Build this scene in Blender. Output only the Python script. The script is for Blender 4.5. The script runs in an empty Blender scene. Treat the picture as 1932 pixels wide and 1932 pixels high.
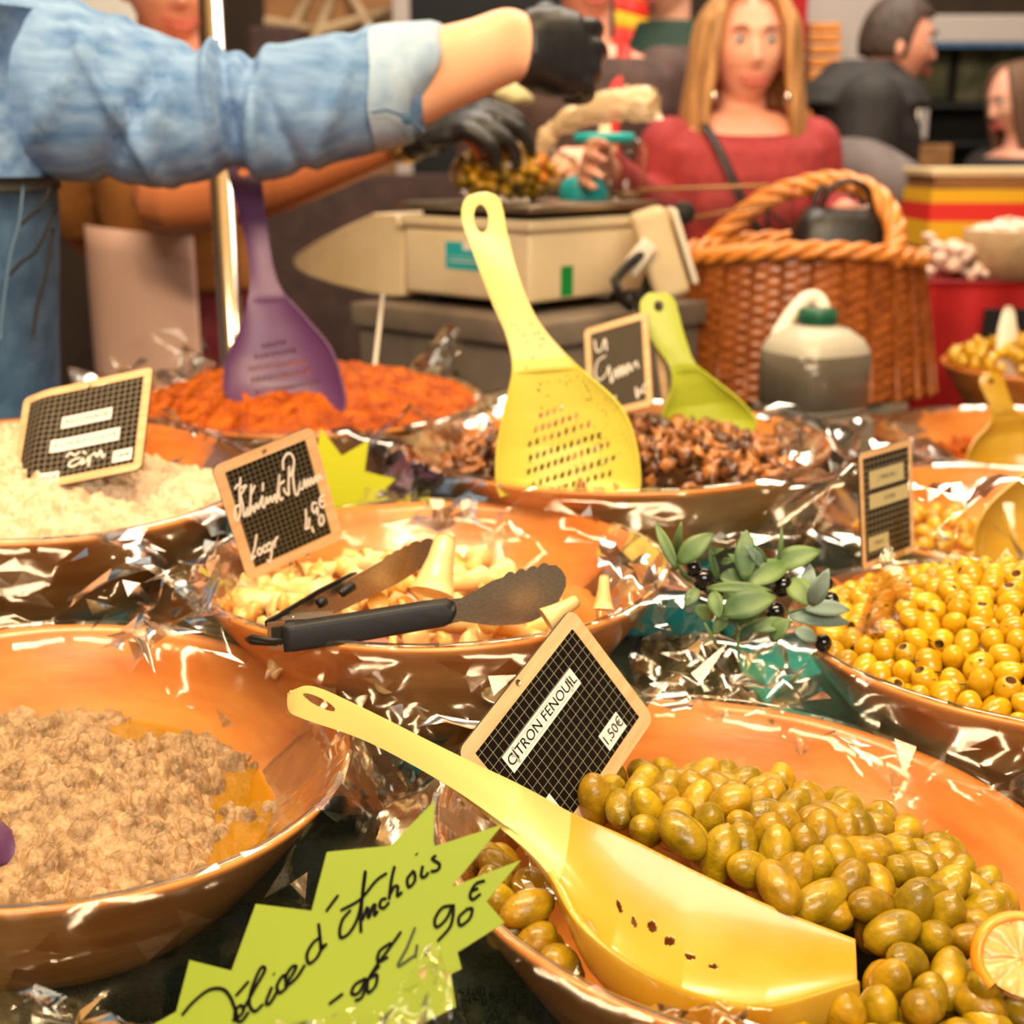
import bpy, bmesh, math, random
import numpy as np
from mathutils import Vector, Matrix, noise as mnoise
from math import pi, sin, cos, radians

S = bpy.context.scene
COL = S.collection
random.seed(7)

# ------------------------------------------------------------------ camera
FPX = 2400.0                                    # focal length in pixels of a 1932 px frame
CAM = Vector((0, 0, 1.35))
TH = math.atan((966 - 290) / FPX)               # pitch: the horizon lies at pixel row 290
AX = Vector((1, 0, 0)); AF = Vector((0, cos(TH), -sin(TH))); AD = Vector((0, -sin(TH), -cos(TH)))
cd = bpy.data.cameras.new('camera'); co = bpy.data.objects.new('camera', cd); COL.objects.link(co)
cd.sensor_width = 36; cd.sensor_fit = 'HORIZONTAL'; cd.lens = FPX / 1932 * 36
co.location = CAM; co.rotation_euler = (pi / 2 - TH, 0, 0)
cd.clip_start = .05; cd.dof.use_dof = True; cd.dof.focus_distance = .86; cd.dof.aperture_fstop = 5.6
S.camera = co

def P(px, py, d):                               # where the sight line through a pixel is at depth d
    return CAM + (AF + AX * float((px - 966) / FPX) + AD * float((py - 966) / FPX)) * float(d)
def PZ(px, py, z):                              # where it meets the level z
    r = AF + AX * float((px - 966) / FPX) + AD * float((py - 966) / FPX)
    return CAM + r * ((z - CAM.z) / r.z)
def PP(px, py, o, n):                           # where it meets a plane
    r = AF + AX * float((px - 966) / FPX) + AD * float((py - 966) / FPX)
    return CAM + r * ((o - CAM).dot(n) / r.dot(n))

# ------------------------------------------------------------------ world, lamps, exposure
W = bpy.data.worlds.new('hall'); S.world = W; W.use_nodes = True
W.node_tree.nodes['Background'].inputs[0].default_value = (1.0, .83, .62, 1)
W.node_tree.nodes['Background'].inputs[1].default_value = .20
S.view_settings.view_transform = 'Standard'; S.view_settings.look = 'None'
S.view_settings.gamma = 1; S.view_settings.use_curve_mapping = False; S.view_settings.exposure = -0.02
S.cycles.transparent_max_bounces = 32; S.cycles.max_bounces = 8; S.cycles.caustics_reflective = False; S.cycles.caustics_refractive = False
S.cycles.sample_clamp_indirect = 6

def area(name, loc, target, sx, sy, power, col):
    l = bpy.data.lights.new(name, 'AREA'); l.shape = 'RECTANGLE'; l.size = sx; l.size_y = sy; l.energy = power; l.color = col
    o = bpy.data.objects.new(name, l); COL.objects.link(o); o.location = loc
    o.rotation_euler = (Vector(target) - Vector(loc)).to_track_quat('-Z', 'Y').to_euler()
def bulb(name, loc, power, col, r=.035):
    l = bpy.data.lights.new(name, 'POINT'); l.energy = power; l.color = col; l.shadow_soft_size = r
    o = bpy.data.objects.new(name, l); COL.objects.link(o); o.location = loc
WARM = (1, .77, .48); NEUT = (1, .89, .74)
area('stall_lamp', (-.1, .62, 2.6), (0, 1.15, .95), 1.5, .18, 46, WARM)
area('front_fill', (.3, -1.5, 2.6), (.2, 1.9, 1.2), 1.8, .7, 58, NEUT)  # soft fill light added behind the camera
area('hall_lamp', (.8, 3.4, 3.6), (.8, 4.0, .8), 3.0, 2.0, 150, NEUT)
for i, (x, y, p) in enumerate([(-.75, .7, 7), (.05, .75, 8), (.8, .8, 7), (-.4, 1.45, 8), (.5, 1.5, 8), (-.25, 2.1, 8), (.65, 2.15, 8)]):  # the two rear bulbs are added to brighten bag, scale and basket
    bulb('overhead_bulb', (x, y, 2.25), p, WARM)

# ------------------------------------------------------------------ materials
def lin(c):
    c = c / 255
    return c / 12.92 if c <= .04045 else ((c + .055) / 1.055) ** 2.4
def rgb(r, g, b): return (lin(r), lin(g), lin(b), 1)
def mat(name, c1, c2=None, scale=20, rough=.5, bump=0, bscale=None, metal=0, coat=0, sss=0, stretch=None, spec=.5, detail=4, trans=0, alpha=1, ramp=(.35, .65), voronoi=False, rnd=0):
    m = bpy.data.materials.new(name); m.use_nodes = True; nt = m.node_tree; N = nt.nodes; L = nt.links
    b = N['Principled BSDF']
    b.inputs['Base Color'].default_value = c1; b.inputs['Roughness'].default_value = rough; b.inputs['Metallic'].default_value = metal
    b.inputs['Coat Weight'].default_value = coat; b.inputs['Coat Roughness'].default_value = .08; b.inputs['Specular IOR Level'].default_value = spec
    b.inputs['Transmission Weight'].default_value = trans; b.inputs['Alpha'].default_value = alpha
    if sss:
        b.inputs['Subsurface Weight'].default_value = sss; b.inputs['Subsurface Radius'].default_value = (.012, .006, .003); b.inputs['Subsurface Scale'].default_value = .5
    if c2 or bump:
        tc = N.new('ShaderNodeTexCoord'); mp = N.new('ShaderNodeMapping'); L.new(tc.outputs['Object'], mp.inputs[0])
        if stretch: mp.inputs['Scale'].default_value = stretch
    if c2:
        if voronoi:
            t = N.new('ShaderNodeTexVoronoi'); t.inputs['Scale'].default_value = scale; src = t.outputs['Distance']
        else:
            t = N.new('ShaderNodeTexNoise'); t.inputs['Scale'].default_value = scale; t.inputs['Detail'].default_value = detail; src = t.outputs['Fac']
        L.new(mp.outputs[0], t.inputs['Vector'])
        r = N.new('ShaderNodeValToRGB'); L.new(src, r.inputs[0]); L.new(r.outputs[0], b.inputs['Base Color'])
        r.color_ramp.elements[0].color = c1; r.color_ramp.elements[1].color = c2
        r.color_ramp.elements[0].position, r.color_ramp.elements[1].position = ramp
    if rnd and c2:                               # each piece a little lighter or darker than the next
        oi = N.new('ShaderNodeObjectInfo'); hs = N.new('ShaderNodeHueSaturation'); a = N.new('ShaderNodeMath'); a.operation = 'MULTIPLY_ADD'; a.inputs[1].default_value = 2 * rnd; a.inputs[2].default_value = 1 - rnd
        L.new(oi.outputs['Random'], a.inputs[0]); L.new(a.outputs[0], hs.inputs['Value']); L.new(r.outputs[0], hs.inputs['Color']); L.new(hs.outputs[0], b.inputs['Base Color'])
    if bump:
        t = N.new('ShaderNodeTexNoise'); t.inputs['Scale'].default_value = bscale or scale; t.inputs['Detail'].default_value = 5
        L.new(mp.outputs[0], t.inputs['Vector'])
        bm = N.new('ShaderNodeBump'); bm.inputs['Strength'].default_value = bump; bm.inputs['Distance'].default_value = .002
        L.new(t.outputs['Fac'], bm.inputs['Height']); L.new(bm.outputs[0], b.inputs['Normal'])
    return m
def film_mat(name, tint, base=.05, rough=.06, bscale=30, bump=.35):
    m = bpy.data.materials.new(name); m.use_nodes = True; nt = m.node_tree; N = nt.nodes; L = nt.links
    N.remove(N['Principled BSDF']); out = N['Material Output']
    tr = N.new('ShaderNodeBsdfTransparent'); tr.inputs[0].default_value = tint
    gl = N.new('ShaderNodeBsdfGlossy'); gl.inputs['Roughness'].default_value = rough; gl.inputs[0].default_value = (1, .95, .86, 1)
    fr = N.new('ShaderNodeLayerWeight'); fr.inputs['Blend'].default_value = .16
    ad = N.new('ShaderNodeMath'); ad.operation = 'MULTIPLY_ADD'; ad.inputs[1].default_value = .75; ad.inputs[2].default_value = base
    tc = N.new('ShaderNodeTexCoord'); nz = N.new('ShaderNodeTexNoise'); nz.inputs['Scale'].default_value = bscale; nz.inputs['Detail'].default_value = 3
    bp = N.new('ShaderNodeBump'); bp.inputs['Strength'].default_value = bump; bp.inputs['Distance'].default_value = .006
    L.new(tc.outputs['Object'], nz.inputs['Vector']); L.new(nz.outputs['Fac'], bp.inputs['Height'])
    L.new(bp.outputs[0], gl.inputs['Normal']); L.new(bp.outputs[0], fr.inputs['Normal'])
    mx = N.new('ShaderNodeMixShader'); L.new(fr.outputs['Fresnel'], ad.inputs[0]); L.new(ad.outputs[0], mx.inputs[0])
    L.new(tr.outputs[0], mx.inputs[1]); L.new(gl.outputs[0], mx.inputs[2]); L.new(mx.outputs[0], out.inputs[0])
    return m
def grid_mat(name, cell, dark, line, lw=.09):
    m = bpy.data.materials.new(name); m.use_nodes = True; nt = m.node_tree; N = nt.nodes; L = nt.links
    b = N['Principled BSDF']; b.inputs['Roughness'].default_value = .5; b.inputs['Specular IOR Level'].default_value = .15
    tc = N.new('ShaderNodeTexCoord'); sp = N.new('ShaderNodeSeparateXYZ'); L.new(tc.outputs['Object'], sp.inputs[0])
    ms = []
    for ax in ('X', 'Y'):
        a = N.new('ShaderNodeMath'); a.operation = 'MULTIPLY'; a.inputs[1].default_value = 1 / cell; L.new(sp.outputs[ax], a.inputs[0])
        f = N.new('ShaderNodeMath'); f.operation = 'FRACT'; L.new(a.outputs[0], f.inputs[0])
        g = N.new('ShaderNodeMath'); g.operation = 'LESS_THAN'; g.inputs[1].default_value = lw; L.new(f.outputs[0], g.inputs[0]); ms.append(g)
    mx = N.new('ShaderNodeMath'); mx.operation = 'MAXIMUM'; L.new(ms[0].outputs[0], mx.inputs[0]); L.new(ms[1].outputs[0], mx.inputs[1])
    c = N.new('ShaderNodeMix'); c.data_type = 'RGBA'; c.inputs[6].default_value = dark; c.inputs[7].default_value = line
    L.new(mx.outputs[0], c.inputs[0]); L.new(c.outputs[2], b.inputs['Base Color'])
    return m

M = {}
M['bowl'] = mat('lacquered_wood', rgb(194, 112, 46), rgb(220, 146, 74), 9, .30, .12, 40, coat=.22, stretch=(1, 1, 5))
M['olive'] = mat('olive_skin', rgb(130, 106, 4), rgb(176, 144, 18), 70, .30, .45, 200, coat=.22, sss=.06, rnd=0.22)
M['olive2'] = mat('brown_olive_skin', rgb(140, 108, 4), rgb(182, 142, 20), 70, .32, .45, 200, coat=.2, sss=.06, rnd=0.22)
M['yolive'] = mat('yellow_olive_skin', rgb(190, 142, 6), rgb(214, 170, 24), 40, .25, .2, 120, coat=.4, sss=.15, rnd=0.15)
M['pit'] = mat('olive_hollow', rgb(110, 70, 10), rough=.6)
M['tuna'] = mat('mashed_tuna', rgb(112, 86, 54), rgb(180, 146, 104), 60, .5, .6, 320, ramp=(.28, .62))
M['cream'] = mat('garlic_mash', rgb(200, 166, 130), rgb(230, 204, 172), 55, .6, .5, 240)
M['orange'] = mat('orange_paste', rgb(140, 56, 0), rgb(196, 96, 8), 40, .6, .9, 160, spec=.2)
M['oil'] = mat('golden_oil', rgb(190, 136, 0), rough=.04, coat=.7, alpha=.55)
M['mush'] = mat('mushroom_flesh', rgb(226, 182, 110), rgb(246, 218, 158), 25, .4, .25, 90, coat=.25, sss=.12, rnd=0.08)
M['mush2'] = mat('golden_mushroom_flesh', rgb(214, 158, 70), rgb(240, 196, 112), 25, .38, .3, 90, coat=.25, sss=.12, rnd=0.12)
M['dark1'] = mat('dark_mushroom', rgb(48, 28, 14), rgb(104, 60, 28), 40, .3, .4, 120, coat=.35, rnd=0.25)
M['dark2'] = mat('brown_mushroom', rgb(124, 72, 30), rgb(190, 122, 60), 40, .32, .4, 120, coat=.3, rnd=0.25)
M['yel'] = mat('yellow_plastic', rgb(206, 192, 114), rough=.34, spec=.45, sss=.08)
M['yel2'] = mat('oily_yellow_plastic', rgb(194, 148, 24), rgb(202, 172, 66), 9, .26, .1, 60, coat=.3, sss=.08)
M['lime'] = mat('lime_plastic', rgb(172, 182, 50), rough=.36, sss=.06)
M['purple'] = mat('purple_plastic', rgb(88, 50, 92), rough=.42, sss=.05)
M['rim'] = mat('sign_wood', rgb(214, 172, 122), rgb(230, 192, 146), 14, .5, .08, 60, stretch=(1, 9, 9))
M['edge'] = mat('sign_edge', rgb(60, 52, 40), rough=.5)
M['slate'] = grid_mat('slate_grid', .0068, rgb(20, 15, 12), rgb(140, 136, 112), .07)
M['slate3'] = grid_mat('fine_slate_grid', .0049, rgb(26, 20, 14), rgb(112, 106, 84), .12)
M['slate2'] = grid_mat('brown_slate_grid', .0066, rgb(34, 24, 16), rgb(140, 132, 112), .12)
M['paper'] = mat('label_paper', rgb(238, 234, 226), rough=.6)
M['paper2'] = mat('yellowed_label_paper', rgb(196, 186, 140), rough=.5)
M['ink'] = mat('black_ink', rgb(10, 9, 8), rough=.7, spec=.1)
M['greyink'] = mat('grey_ink', rgb(84, 76, 72), rough=.5)
M['chalk'] = mat('white_marker', rgb(236, 230, 218), rough=.7)
M['neon'] = mat('neon_card', rgb(124, 144, 0), rgb(134, 152, 0), 3, .55)
M['neon2'] = mat('yellow_neon_card', rgb(196, 196, 10), rough=.55)
M['yelg'] = mat('pale_yellow_green_plastic', rgb(204, 194, 78), rough=.36, spec=.4, sss=.06)
M['card'] = mat('card_edge', rgb(226, 206, 160), rough=.7)
M['steel'] = mat('brushed_steel', rgb(168, 150, 126), rgb(186, 168, 144), 60, .34, .08, 90, metal=1, stretch=(1, 14, 14))
M['chrome'] = mat('chrome_tube', rgb(220, 214, 206), rough=.14, metal=1)
M['rubber'] = mat('black_rubber', rgb(16, 15, 15), rgb(22, 20, 20), 50, .45, .1, 120, spec=.35)
M['glove'] = mat('black_nitrile', rgb(22, 22, 25), rgb(32, 32, 35), 20, .42, .35, 45, coat=.08)
M['skin'] = mat('skin', rgb(236, 176, 140), rgb(244, 194, 158), 8, .42, .05, 300, sss=.25)
M['skinR'] = mat('rosy_skin', rgb(238, 166, 140), rgb(246, 188, 160), 8, .40, .05, 300, sss=.25)
M['tan'] = mat('tanned_skin', rgb(204, 122, 76), rgb(222, 142, 92), 8, .42, .05, 300, sss=.15)
M['tanface'] = mat('face_and_tanned_arms', rgb(204, 122, 76), rgb(240, 168, 140), 1, .42, sss=.2)
nt = M['tanface'].node_tree; sp_ = nt.nodes.new('ShaderNodeSeparateXYZ'); mr_ = nt.nodes.new('ShaderNodeMapRange'); mr_.inputs[1].default_value, mr_.inputs[2].default_value = 1.38, 1.50
nt.links.new(next(n for n in nt.nodes if n.type == 'TEX_COORD').outputs['Object'], sp_.inputs[0]); nt.links.new(sp_.outputs['Z'], mr_.inputs[0]); nt.links.new(mr_.outputs[0], next(n for n in nt.nodes if n.type == 'VALTORGB').inputs[0])
M['lip'] = mat('lips', rgb(206, 92, 88), rough=.35)
M['eye'] = mat('eye_white', rgb(220, 214, 208), rough=.1)
M['iris'] = mat('iris', rgb(70, 78, 84), rough=.1)
M['brow'] = mat('brow_hair', rgb(104, 74, 54), rough=.7)
M['blond'] = mat('blond_hair', rgb(150, 104, 58), rgb(212, 162, 104), 14, .45, .5, 60, stretch=(6, 6, .6))
M['black_hair'] = mat('dark_hair', rgb(48, 36, 28), rgb(78, 58, 48), 60, .6, .5, 200)
M['denim'] = mat('denim', rgb(76, 116, 168), rgb(134, 166, 204), 26, .85, .5, 200, stretch=(.35, 2.2, 2.2), ramp=(.3, .72), detail=8)
M['denimL'] = mat('pale_denim', rgb(136, 164, 196), rgb(168, 190, 212), 40, .85, .5, 220, ramp=(.3, .7), detail=8)
M['denimD'] = mat('dark_denim', rgb(44, 74, 108), rgb(66, 98, 132), 30, .85, .5, 200, detail=8)
M['thread'] = mat('seam_thread', rgb(84, 112, 140), rough=.8)
M['maroon'] = mat('maroon_knit', rgb(148, 44, 48), rgb(166, 54, 54), 40, .8, .4, 260)
M['winered'] = mat('wine_red_cloth', rgb(96, 18, 34), rgb(112, 24, 40), 10, .8)
M['brownshirt'] = mat('ochre_shirt', rgb(150, 94, 40), rgb(172, 112, 52), 8, .85, .3, 60)
M['apron'] = mat('pale_apron', rgb(228, 186, 172), rgb(238, 200, 186), 5, .85, .2, 30)
M['blackcloth'] = mat('black_jacket', rgb(30, 26, 25), rgb(42, 36, 34), 30, .75, .3, 90)
M['browncoat'] = mat('brown_coat', rgb(66, 46, 42), rgb(82, 58, 52), 20, .8)
M['greycloth'] = mat('grey_sleeve', rgb(96, 84, 82), rgb(110, 98, 95), 20, .8)
M['green'] = mat('dark_green_knit', rgb(30, 58, 44), rough=.8)
M['gold'] = mat('gold_metal', rgb(214, 178, 112), rough=.25, metal=1)
M['beige'] = mat('beige_plastic', rgb(224, 204, 164), rgb(234, 216, 180), 6, .45, .1, 60)
M['beige2'] = mat('stained_beige_plastic', rgb(212, 186, 140), rgb(230, 210, 172), 5, .5, .1, 60)
M['teal'] = mat('teal_cloth', rgb(24, 146, 150), rgb(34, 160, 162), 20, .6)
M['tealS'] = mat('teal_sticker', rgb(30, 178, 186), rough=.4)
M['greenS'] = mat('green_sticker', rgb(6, 140, 62), rough=.5)
M['greybox'] = mat('grey_cloth', rgb(110, 98, 86), rgb(130, 116, 100), 12, .85, .3, 60)
M['turf'] = mat('green_turf', rgb(10, 22, 10), rgb(26, 44, 20), 220, .9, 1, 300)
M['wicker'] = mat('dark_wicker', rgb(132, 66, 20), rgb(170, 94, 36), 50, .35, .2, 90, coat=.2)
M['wickerL'] = mat('light_wicker', rgb(206, 122, 40), rgb(228, 150, 66), 60, .35, .2, 90, coat=.3)
M['leather'] = mat('black_leather', rgb(24, 20, 20), rgb(30, 26, 26), 60, .38, .3, 120)
M['jugp'] = mat('cloudy_plastic', rgb(226, 220, 200), rough=.35, trans=.35)
M['jugliq'] = mat('grey_liquid', rgb(92, 84, 74), rgb(104, 96, 84), 6, .18)
M['cap'] = mat('green_cap', rgb(4, 84, 58), rough=.35)
M['leaf'] = mat('olive_leaf', rgb(60, 92, 52), rgb(112, 138, 76), 18, .5, .2, 60)
M['leafB'] = mat('grey_green_leaf', rgb(104, 128, 116), rgb(132, 152, 138), 18, .55)
M['blackolive'] = mat('black_olive', rgb(12, 11, 14), rough=.14, coat=.5)
M['herb'] = mat('herb_fleck', rgb(50, 58, 20), rough=.7)
M['spice'] = mat('orange_spice', rgb(196, 136, 20), rough=.7)
M['red'] = mat('red_cloth', rgb(160, 4, 8), rgb(176, 8, 12), 8, .8)
M['redL'] = mat('bright_red', rgb(216, 40, 30), rough=.6)
M['yellowC'] = mat('yellow_cloth', rgb(226, 176, 20), rough=.7)
M['black'] = mat('black_panel', rgb(16, 13, 11), rough=.7)
M['white'] = mat('white_plastic', rgb(238, 228, 210), rough=.4)
M['floor'] = mat('hall_floor', rgb(84, 70, 58), rgb(100, 84, 70), 6, .5)
M['wallm'] = mat('hall_wall', rgb(66, 52, 42), rgb(82, 64, 50), 3, .9)
M['ceil'] = mat('hall_ceiling', rgb(210, 200, 186), rough=.9)
M['wood'] = mat('brown_wood', rgb(126, 84, 44), rgb(160, 110, 60), 12, .6, .2, 40, stretch=(1, 6, 6))
M['reflector'] = mat('reflector_cloth', rgb(236, 204, 150), rgb(242, 212, 160), 3, .8)
M['grey'] = mat('grey_awning', rgb(176, 164, 158), rough=.8)
M['pink'] = mat('pale_garlic', rgb(232, 200, 180), rgb(242, 220, 204), 20, .6, rnd=0.1)
M['basketg'] = mat('tan_basket', rgb(160, 134, 100), rgb(180, 152, 116), 40, .8, .4, 80)
M['orangef'] = mat('orange_peel', rgb(240, 140, 20), rgb(246, 158, 40), 40, .35, .3, 160, coat=.2)
M['pulp'] = mat('citrus_pulp', rgb(214, 158, 76), rgb(232, 184, 108), 50, .35, .6, 90, coat=.3)
M['picture'] = mat('green_print', rgb(90, 96, 66), rgb(150, 146, 112), 12, .6)
M['film'] = film_mat('cellophane', (.99, .975, .94, 1), .028, .12, 30, .12)
M['filmY'] = film_mat('oily_cellophane', (.95, .88, .68, 1), .04, .10, 60, .15)
M['flap'] = film_mat('amber_film', (.80, .66, .36, 1), .07, .22, 60, .4)
M['bagclear'] = film_mat('thin_bag_film', (.99, .97, .93, 1), .012, .12, 60, .1)
M['filmD'] = film_mat('soft_cellophane', (.97, .94, .90, 1), .015, .25, 30, .2)
M['acryl'] = film_mat('clear_acrylic', (.96, .95, .93, 1), .03, .03, 4, .02)
M['acrylglow'] = mat('acrylic_glow', rgb(206, 150, 86), rough=.2, trans=.3)  # amber colour stands in for light glowing in clear plastic

# ------------------------------------------------------------------ mesh helpers
def me(name, V, F, m=None, smooth=True, fm=None):
    d = bpy.data.meshes.new(name); d.from_pydata([tuple(v) for v in V], [], [tuple(f) for f in F]); d.update()
    for x in (m if isinstance(m, (list, tuple)) else [m]):
        if x: d.materials.append(M[x])
    if fm is not None: d.polygons.foreach_set('material_index', np.asarray(fm, dtype=np.int32))
    if smooth: d.polygons.foreach_set('use_smooth', np.ones(len(d.polygons), dtype=bool))
    return d
def ob(name, d, parent=None, mw=None):
    o = bpy.data.objects.new(name, d); COL.objects.link(o)
    if parent is not None: o.parent = parent
    if mw is not None: o.matrix_basis = mw
    return o
def tag(o, label=None, cat=None, group=None, kind=None):
    if label: o['label'] = label
    if cat: o['category'] = cat
    if group: o['group'] = group
    if kind: o['kind'] = kind
    return o
def thing(name, label, cat, mw=None, group=None):
    return tag(ob(name, None, None, mw), label, cat, group)
def T(v): return Matrix.Translation(Vector(v))
def frame(o, x, y, z):
    return Matrix(((x[0], y[0], z[0], o[0]), (x[1], y[1], z[1], o[1]), (x[2], y[2], z[2], o[2]), (0, 0, 0, 1)))
class G:
    """collects verts and faces of several pieces that make one mesh"""
    def __init__(s): s.V = []; s.F = []; s.K = []
    def add(s, V, F, k=0):
        n = len(s.V); s.V += [Vector(v) for v in V]; s.F += [tuple(i + n for i in f) for f in F]; s.K += [k] * len(F); return s
    def local(s, mw):
        i = mw.inverted(); s.V = [i @ v for v in s.V]; return s
    def obj(s, name, m, parent=None, mw=None, smooth=True): return ob(name, me(name, s.V, s.F, m, smooth, s.K), parent, mw)
def gridF(nu, nv, cu=False, cv=False):
    F = []
    for i in range(nu if cu else nu - 1):
        for j in range(nv if cv else nv - 1):
            a, b = i * nv + j, ((i + 1) % nu) * nv + j
            F.append((a, b, ((i + 1) % nu) * nv + (j + 1) % nv, i * nv + (j + 1) % nv))
    return F
def lathe(prof, n=24, mw=None, sx=1, sy=1):
    V = []
    for i in range(n):
        a = 2 * pi * i / n
        V += [Vector((r * cos(a) * sx, r * sin(a) * sy, z)) for r, z in prof]
    if mw is not None: V = [mw @ v for v in V]
    return V, gridF(n, len(prof), True)
def box(sx, sy, sz, mw=None, bev=0, c=(0, 0, 0)):
    bm = bmesh.new(); bmesh.ops.create_cube(bm, size=1)
    for v in bm.verts: v.co = Vector((v.co.x * sx + c[0], v.co.y * sy + c[1], v.co.z * sz + c[2]))
    if bev: bmesh.ops.bevel(bm, geom=bm.edges[:], offset=bev, segments=2, affect='EDGES', profile=.6)
    if mw is not None: bm.transform(mw)
    bm.verts.index_update(); V = [v.co.copy() for v in bm.verts]; F = [[v.index for v in f.verts] for f in bm.faces]; bm.free()
    return V, F
def catmull(pts, n=6):
    pts = [Vector(p) for p in pts]
    if len(pts) < 3: 
        return [pts[0].lerp(pts[-1], i / n) for i in range(n + 1)]
    q = [2 * pts[0] - pts[1]] + pts + [2 * pts[-1] - pts[-2]]; out = []
    for i in range(1, len(q) - 2):
        for k in range(n):
            t = k / n
            out.append(.5 * ((2 * q[i]) + (q[i + 1] - q[i - 1]) * t + (2 * q[i - 1] - 5 * q[i] + 4 * q[i + 1] - q[i + 2]) * t * t + (3 * q[i] - q[i - 1] - 3 * q[i + 1] + q[i + 2]) * t ** 3))
    return out + [pts[-1]]
def tube(pts, rad, n=10, caps=True, flat=1, upv=(0, 0, 1)):
    """tube through pts; rad a number or one radius per point; flat squeezes it along the second axis"""
    pts = [Vector(p) for p in pts]; k = len(pts)
    if not hasattr(rad, '__len__'): rad = [rad] * k
    V = []; up = Vector(upv)
    for i, p in enumerate(pts):
        t = (pts[min(i + 1, k - 1)] - pts[max(i - 1, 0)]).normalized()
        a = t.cross(up)
        if a.length < 1e-3: a = t.cross(Vector((1, 0, 0)))
        a.normalize(); b = a.cross(t); up = b
        for j in range(n):
            th = 2 * pi * j / n
            V.append(p + (a * cos(th) + b * (sin(th) * flat)) * float(rad[i]))
    F = gridF(k, n, False, True)
    if caps:
        F += [tuple(range(n))[::-1], tuple((k - 1) * n + j for j in range(n))]
    return V, F
def ellip(c, r, mw=None, nu=16, nv=10):
    V = []
    for i in range(nu):
        for j in range(nv + 1):
            a = 2 * pi * i / nu; b = pi * j / nv
            V.append(Vector((c[0] + r[0] * sin(b) * cos(a), c[1] + r[1] * sin(b) * sin(a), c[2] - r[2] * cos(b))))
    if mw is not None: V = [mw @ v for v in V]
    return V, gridF(nu, nv + 1, True)
def weld(o, voxel, smooth=2):
    """fuse the overlapping pieces of a body into one continuous surface"""
    r = o.modifiers.new('fuse', 'REMESH'); r.mode = 'VOXEL'; r.voxel_size = voxel; r.use_smooth_shade = True
    if smooth:
        s = o.modifiers.new('soften', 'SMOOTH'); s.iterations = smooth; s.factor = .5
    return o
def vnoise(x, y, sc, seed):
    rs = np.random.RandomState(seed); L = rs.rand(64, 64); X = np.asarray(x) / sc + 1000; Y = np.asarray(y) / sc + 1000
    i = np.floor(X).astype(int); j = np.floor(Y).astype(int); u = X - i; v = Y - j; u = u * u * (3 - 2 * u); v = v * v * (3 - 2 * v)
    g = lambda a, b: L[a % 64, b % 64]
    return (g(i, j) * (1 - u) + g(i + 1, j) * u) * (1 - v) + (g(i, j + 1) * (1 - u) + g(i + 1, j + 1) * u) * v - .5
def fbm(x, y, sc, seed, o=4):
    return sum(vnoise(x, y, sc / 2 ** k, seed + k) / 2 ** k for k in range(o))
def blobs(x, y, sc, seed):
    rs = np.random.RandomState(seed); JX = rs.rand(64, 64); JY = rs.rand(64, 64); A = rs.rand(64, 64) * .7 + .3
    X = np.asarray(x) / sc + 1000; Y = np.asarray(y) / sc + 1000; i = np.floor(X).astype(int); j = np.floor(Y).astype(int); h = np.zeros_like(X)
    for di in (-1, 0, 1):
        for dj in (-1, 0, 1):
            a, b = (i + di) % 64, (j + dj) % 64
            d2 = (X - (i + di + JX[a, b])) ** 2 + (Y - (j + dj + JY[a, b])) ** 2
            h = np.maximum(h, A[a, b] * np.sqrt(np.maximum(0, 1 - d2 * 1.7)))
    return h * sc

# ------------------------------------------------------------------ setting
def struct(name, V, F, m, smooth=False): return tag(ob(name, me(name, V, F, m, smooth)), kind='structure')
struct('floor', *box(12, 12, .1, c=(0, 3, -.05)), 'floor')
struct('wall_back', *box(12, .1, 4.4, c=(0, 7.0, 2.2)), 'wallm')
struct('ceiling', *box(12, 12, .1, c=(0, 3, 4.4)), 'ceil')
o = ob('stall_reflector', me('stall_reflector', *box(4.2, 3.6, .03, c=(.2, .75, 2.72)), 'reflector', False)); tag(o, 'unseen cream canopy stretched above the market stall', 'reflector')  # unseen sheet added so the films mirror warm gold

# ------------------------------------------------------------------ market table and turf
for nm, lab, x0, x1, y0, y1 in (('market_table', 'front trestle table under green turf carrying the nearest bowls', -.80, 1.7, .33, 1.47), ('market_table', 'rear trestle table under green turf carrying the scale and basket', -.52, 1.7, 1.475, 2.60)):
    t = thing(nm, lab, 'table', T(((x0 + x1) / 2, (y0 + y1) / 2, 0))); w, dp = x1 - x0, y1 - y0
    ob('tabletop', me('tabletop', *box(w, dp, .04, c=(0, 0, .77)), 'wood', False), t)
    for sx in (-.46, .46):
        for sy in (-.45, .45): ob('leg', me('leg', *box(.06, .06, .75, c=(w * sx, dp * sy, .375)), 'wood', False), t)
n = 90
xs, ys = np.meshgrid(np.linspace(-.8, 1.7, n), np.linspace(.33, 1.47, n), indexing='ij')
zs = .797 + .004 * fbm(xs, ys, .03, 3, 2)
V = list(zip(xs.ravel(), ys.ravel(), zs.ravel())); g = G().add(V, gridF(n, n)); g.add(*box(2.2, 1.12, .008, c=(.59, 2.035, .7945)))
tf = tag(g.obj('turf_mat', 'turf', smooth=False), 'dark green artificial turf covering the market table', 'turf')
n = 60; xs, ys = np.meshgrid(np.linspace(.25, .80, n), np.linspace(.93, 1.44, n), indexing='ij'); zs = .806 + .010 * np.abs(fbm(xs, ys, .12, 13, 3)) * 2
g = G().add(list(zip(xs.ravel(), ys.ravel(), zs.ravel())), gridF(n, n)); o = g.obj('table_cloth', 'teal'); o.modifiers.new('thickness', 'SOLIDIFY').thickness = .002; tag(o, 'wrinkled teal cloth spread between the bowls below the olive sprig', 'cloth')
rs = np.random.RandomState(5); V = []; F = []
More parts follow.
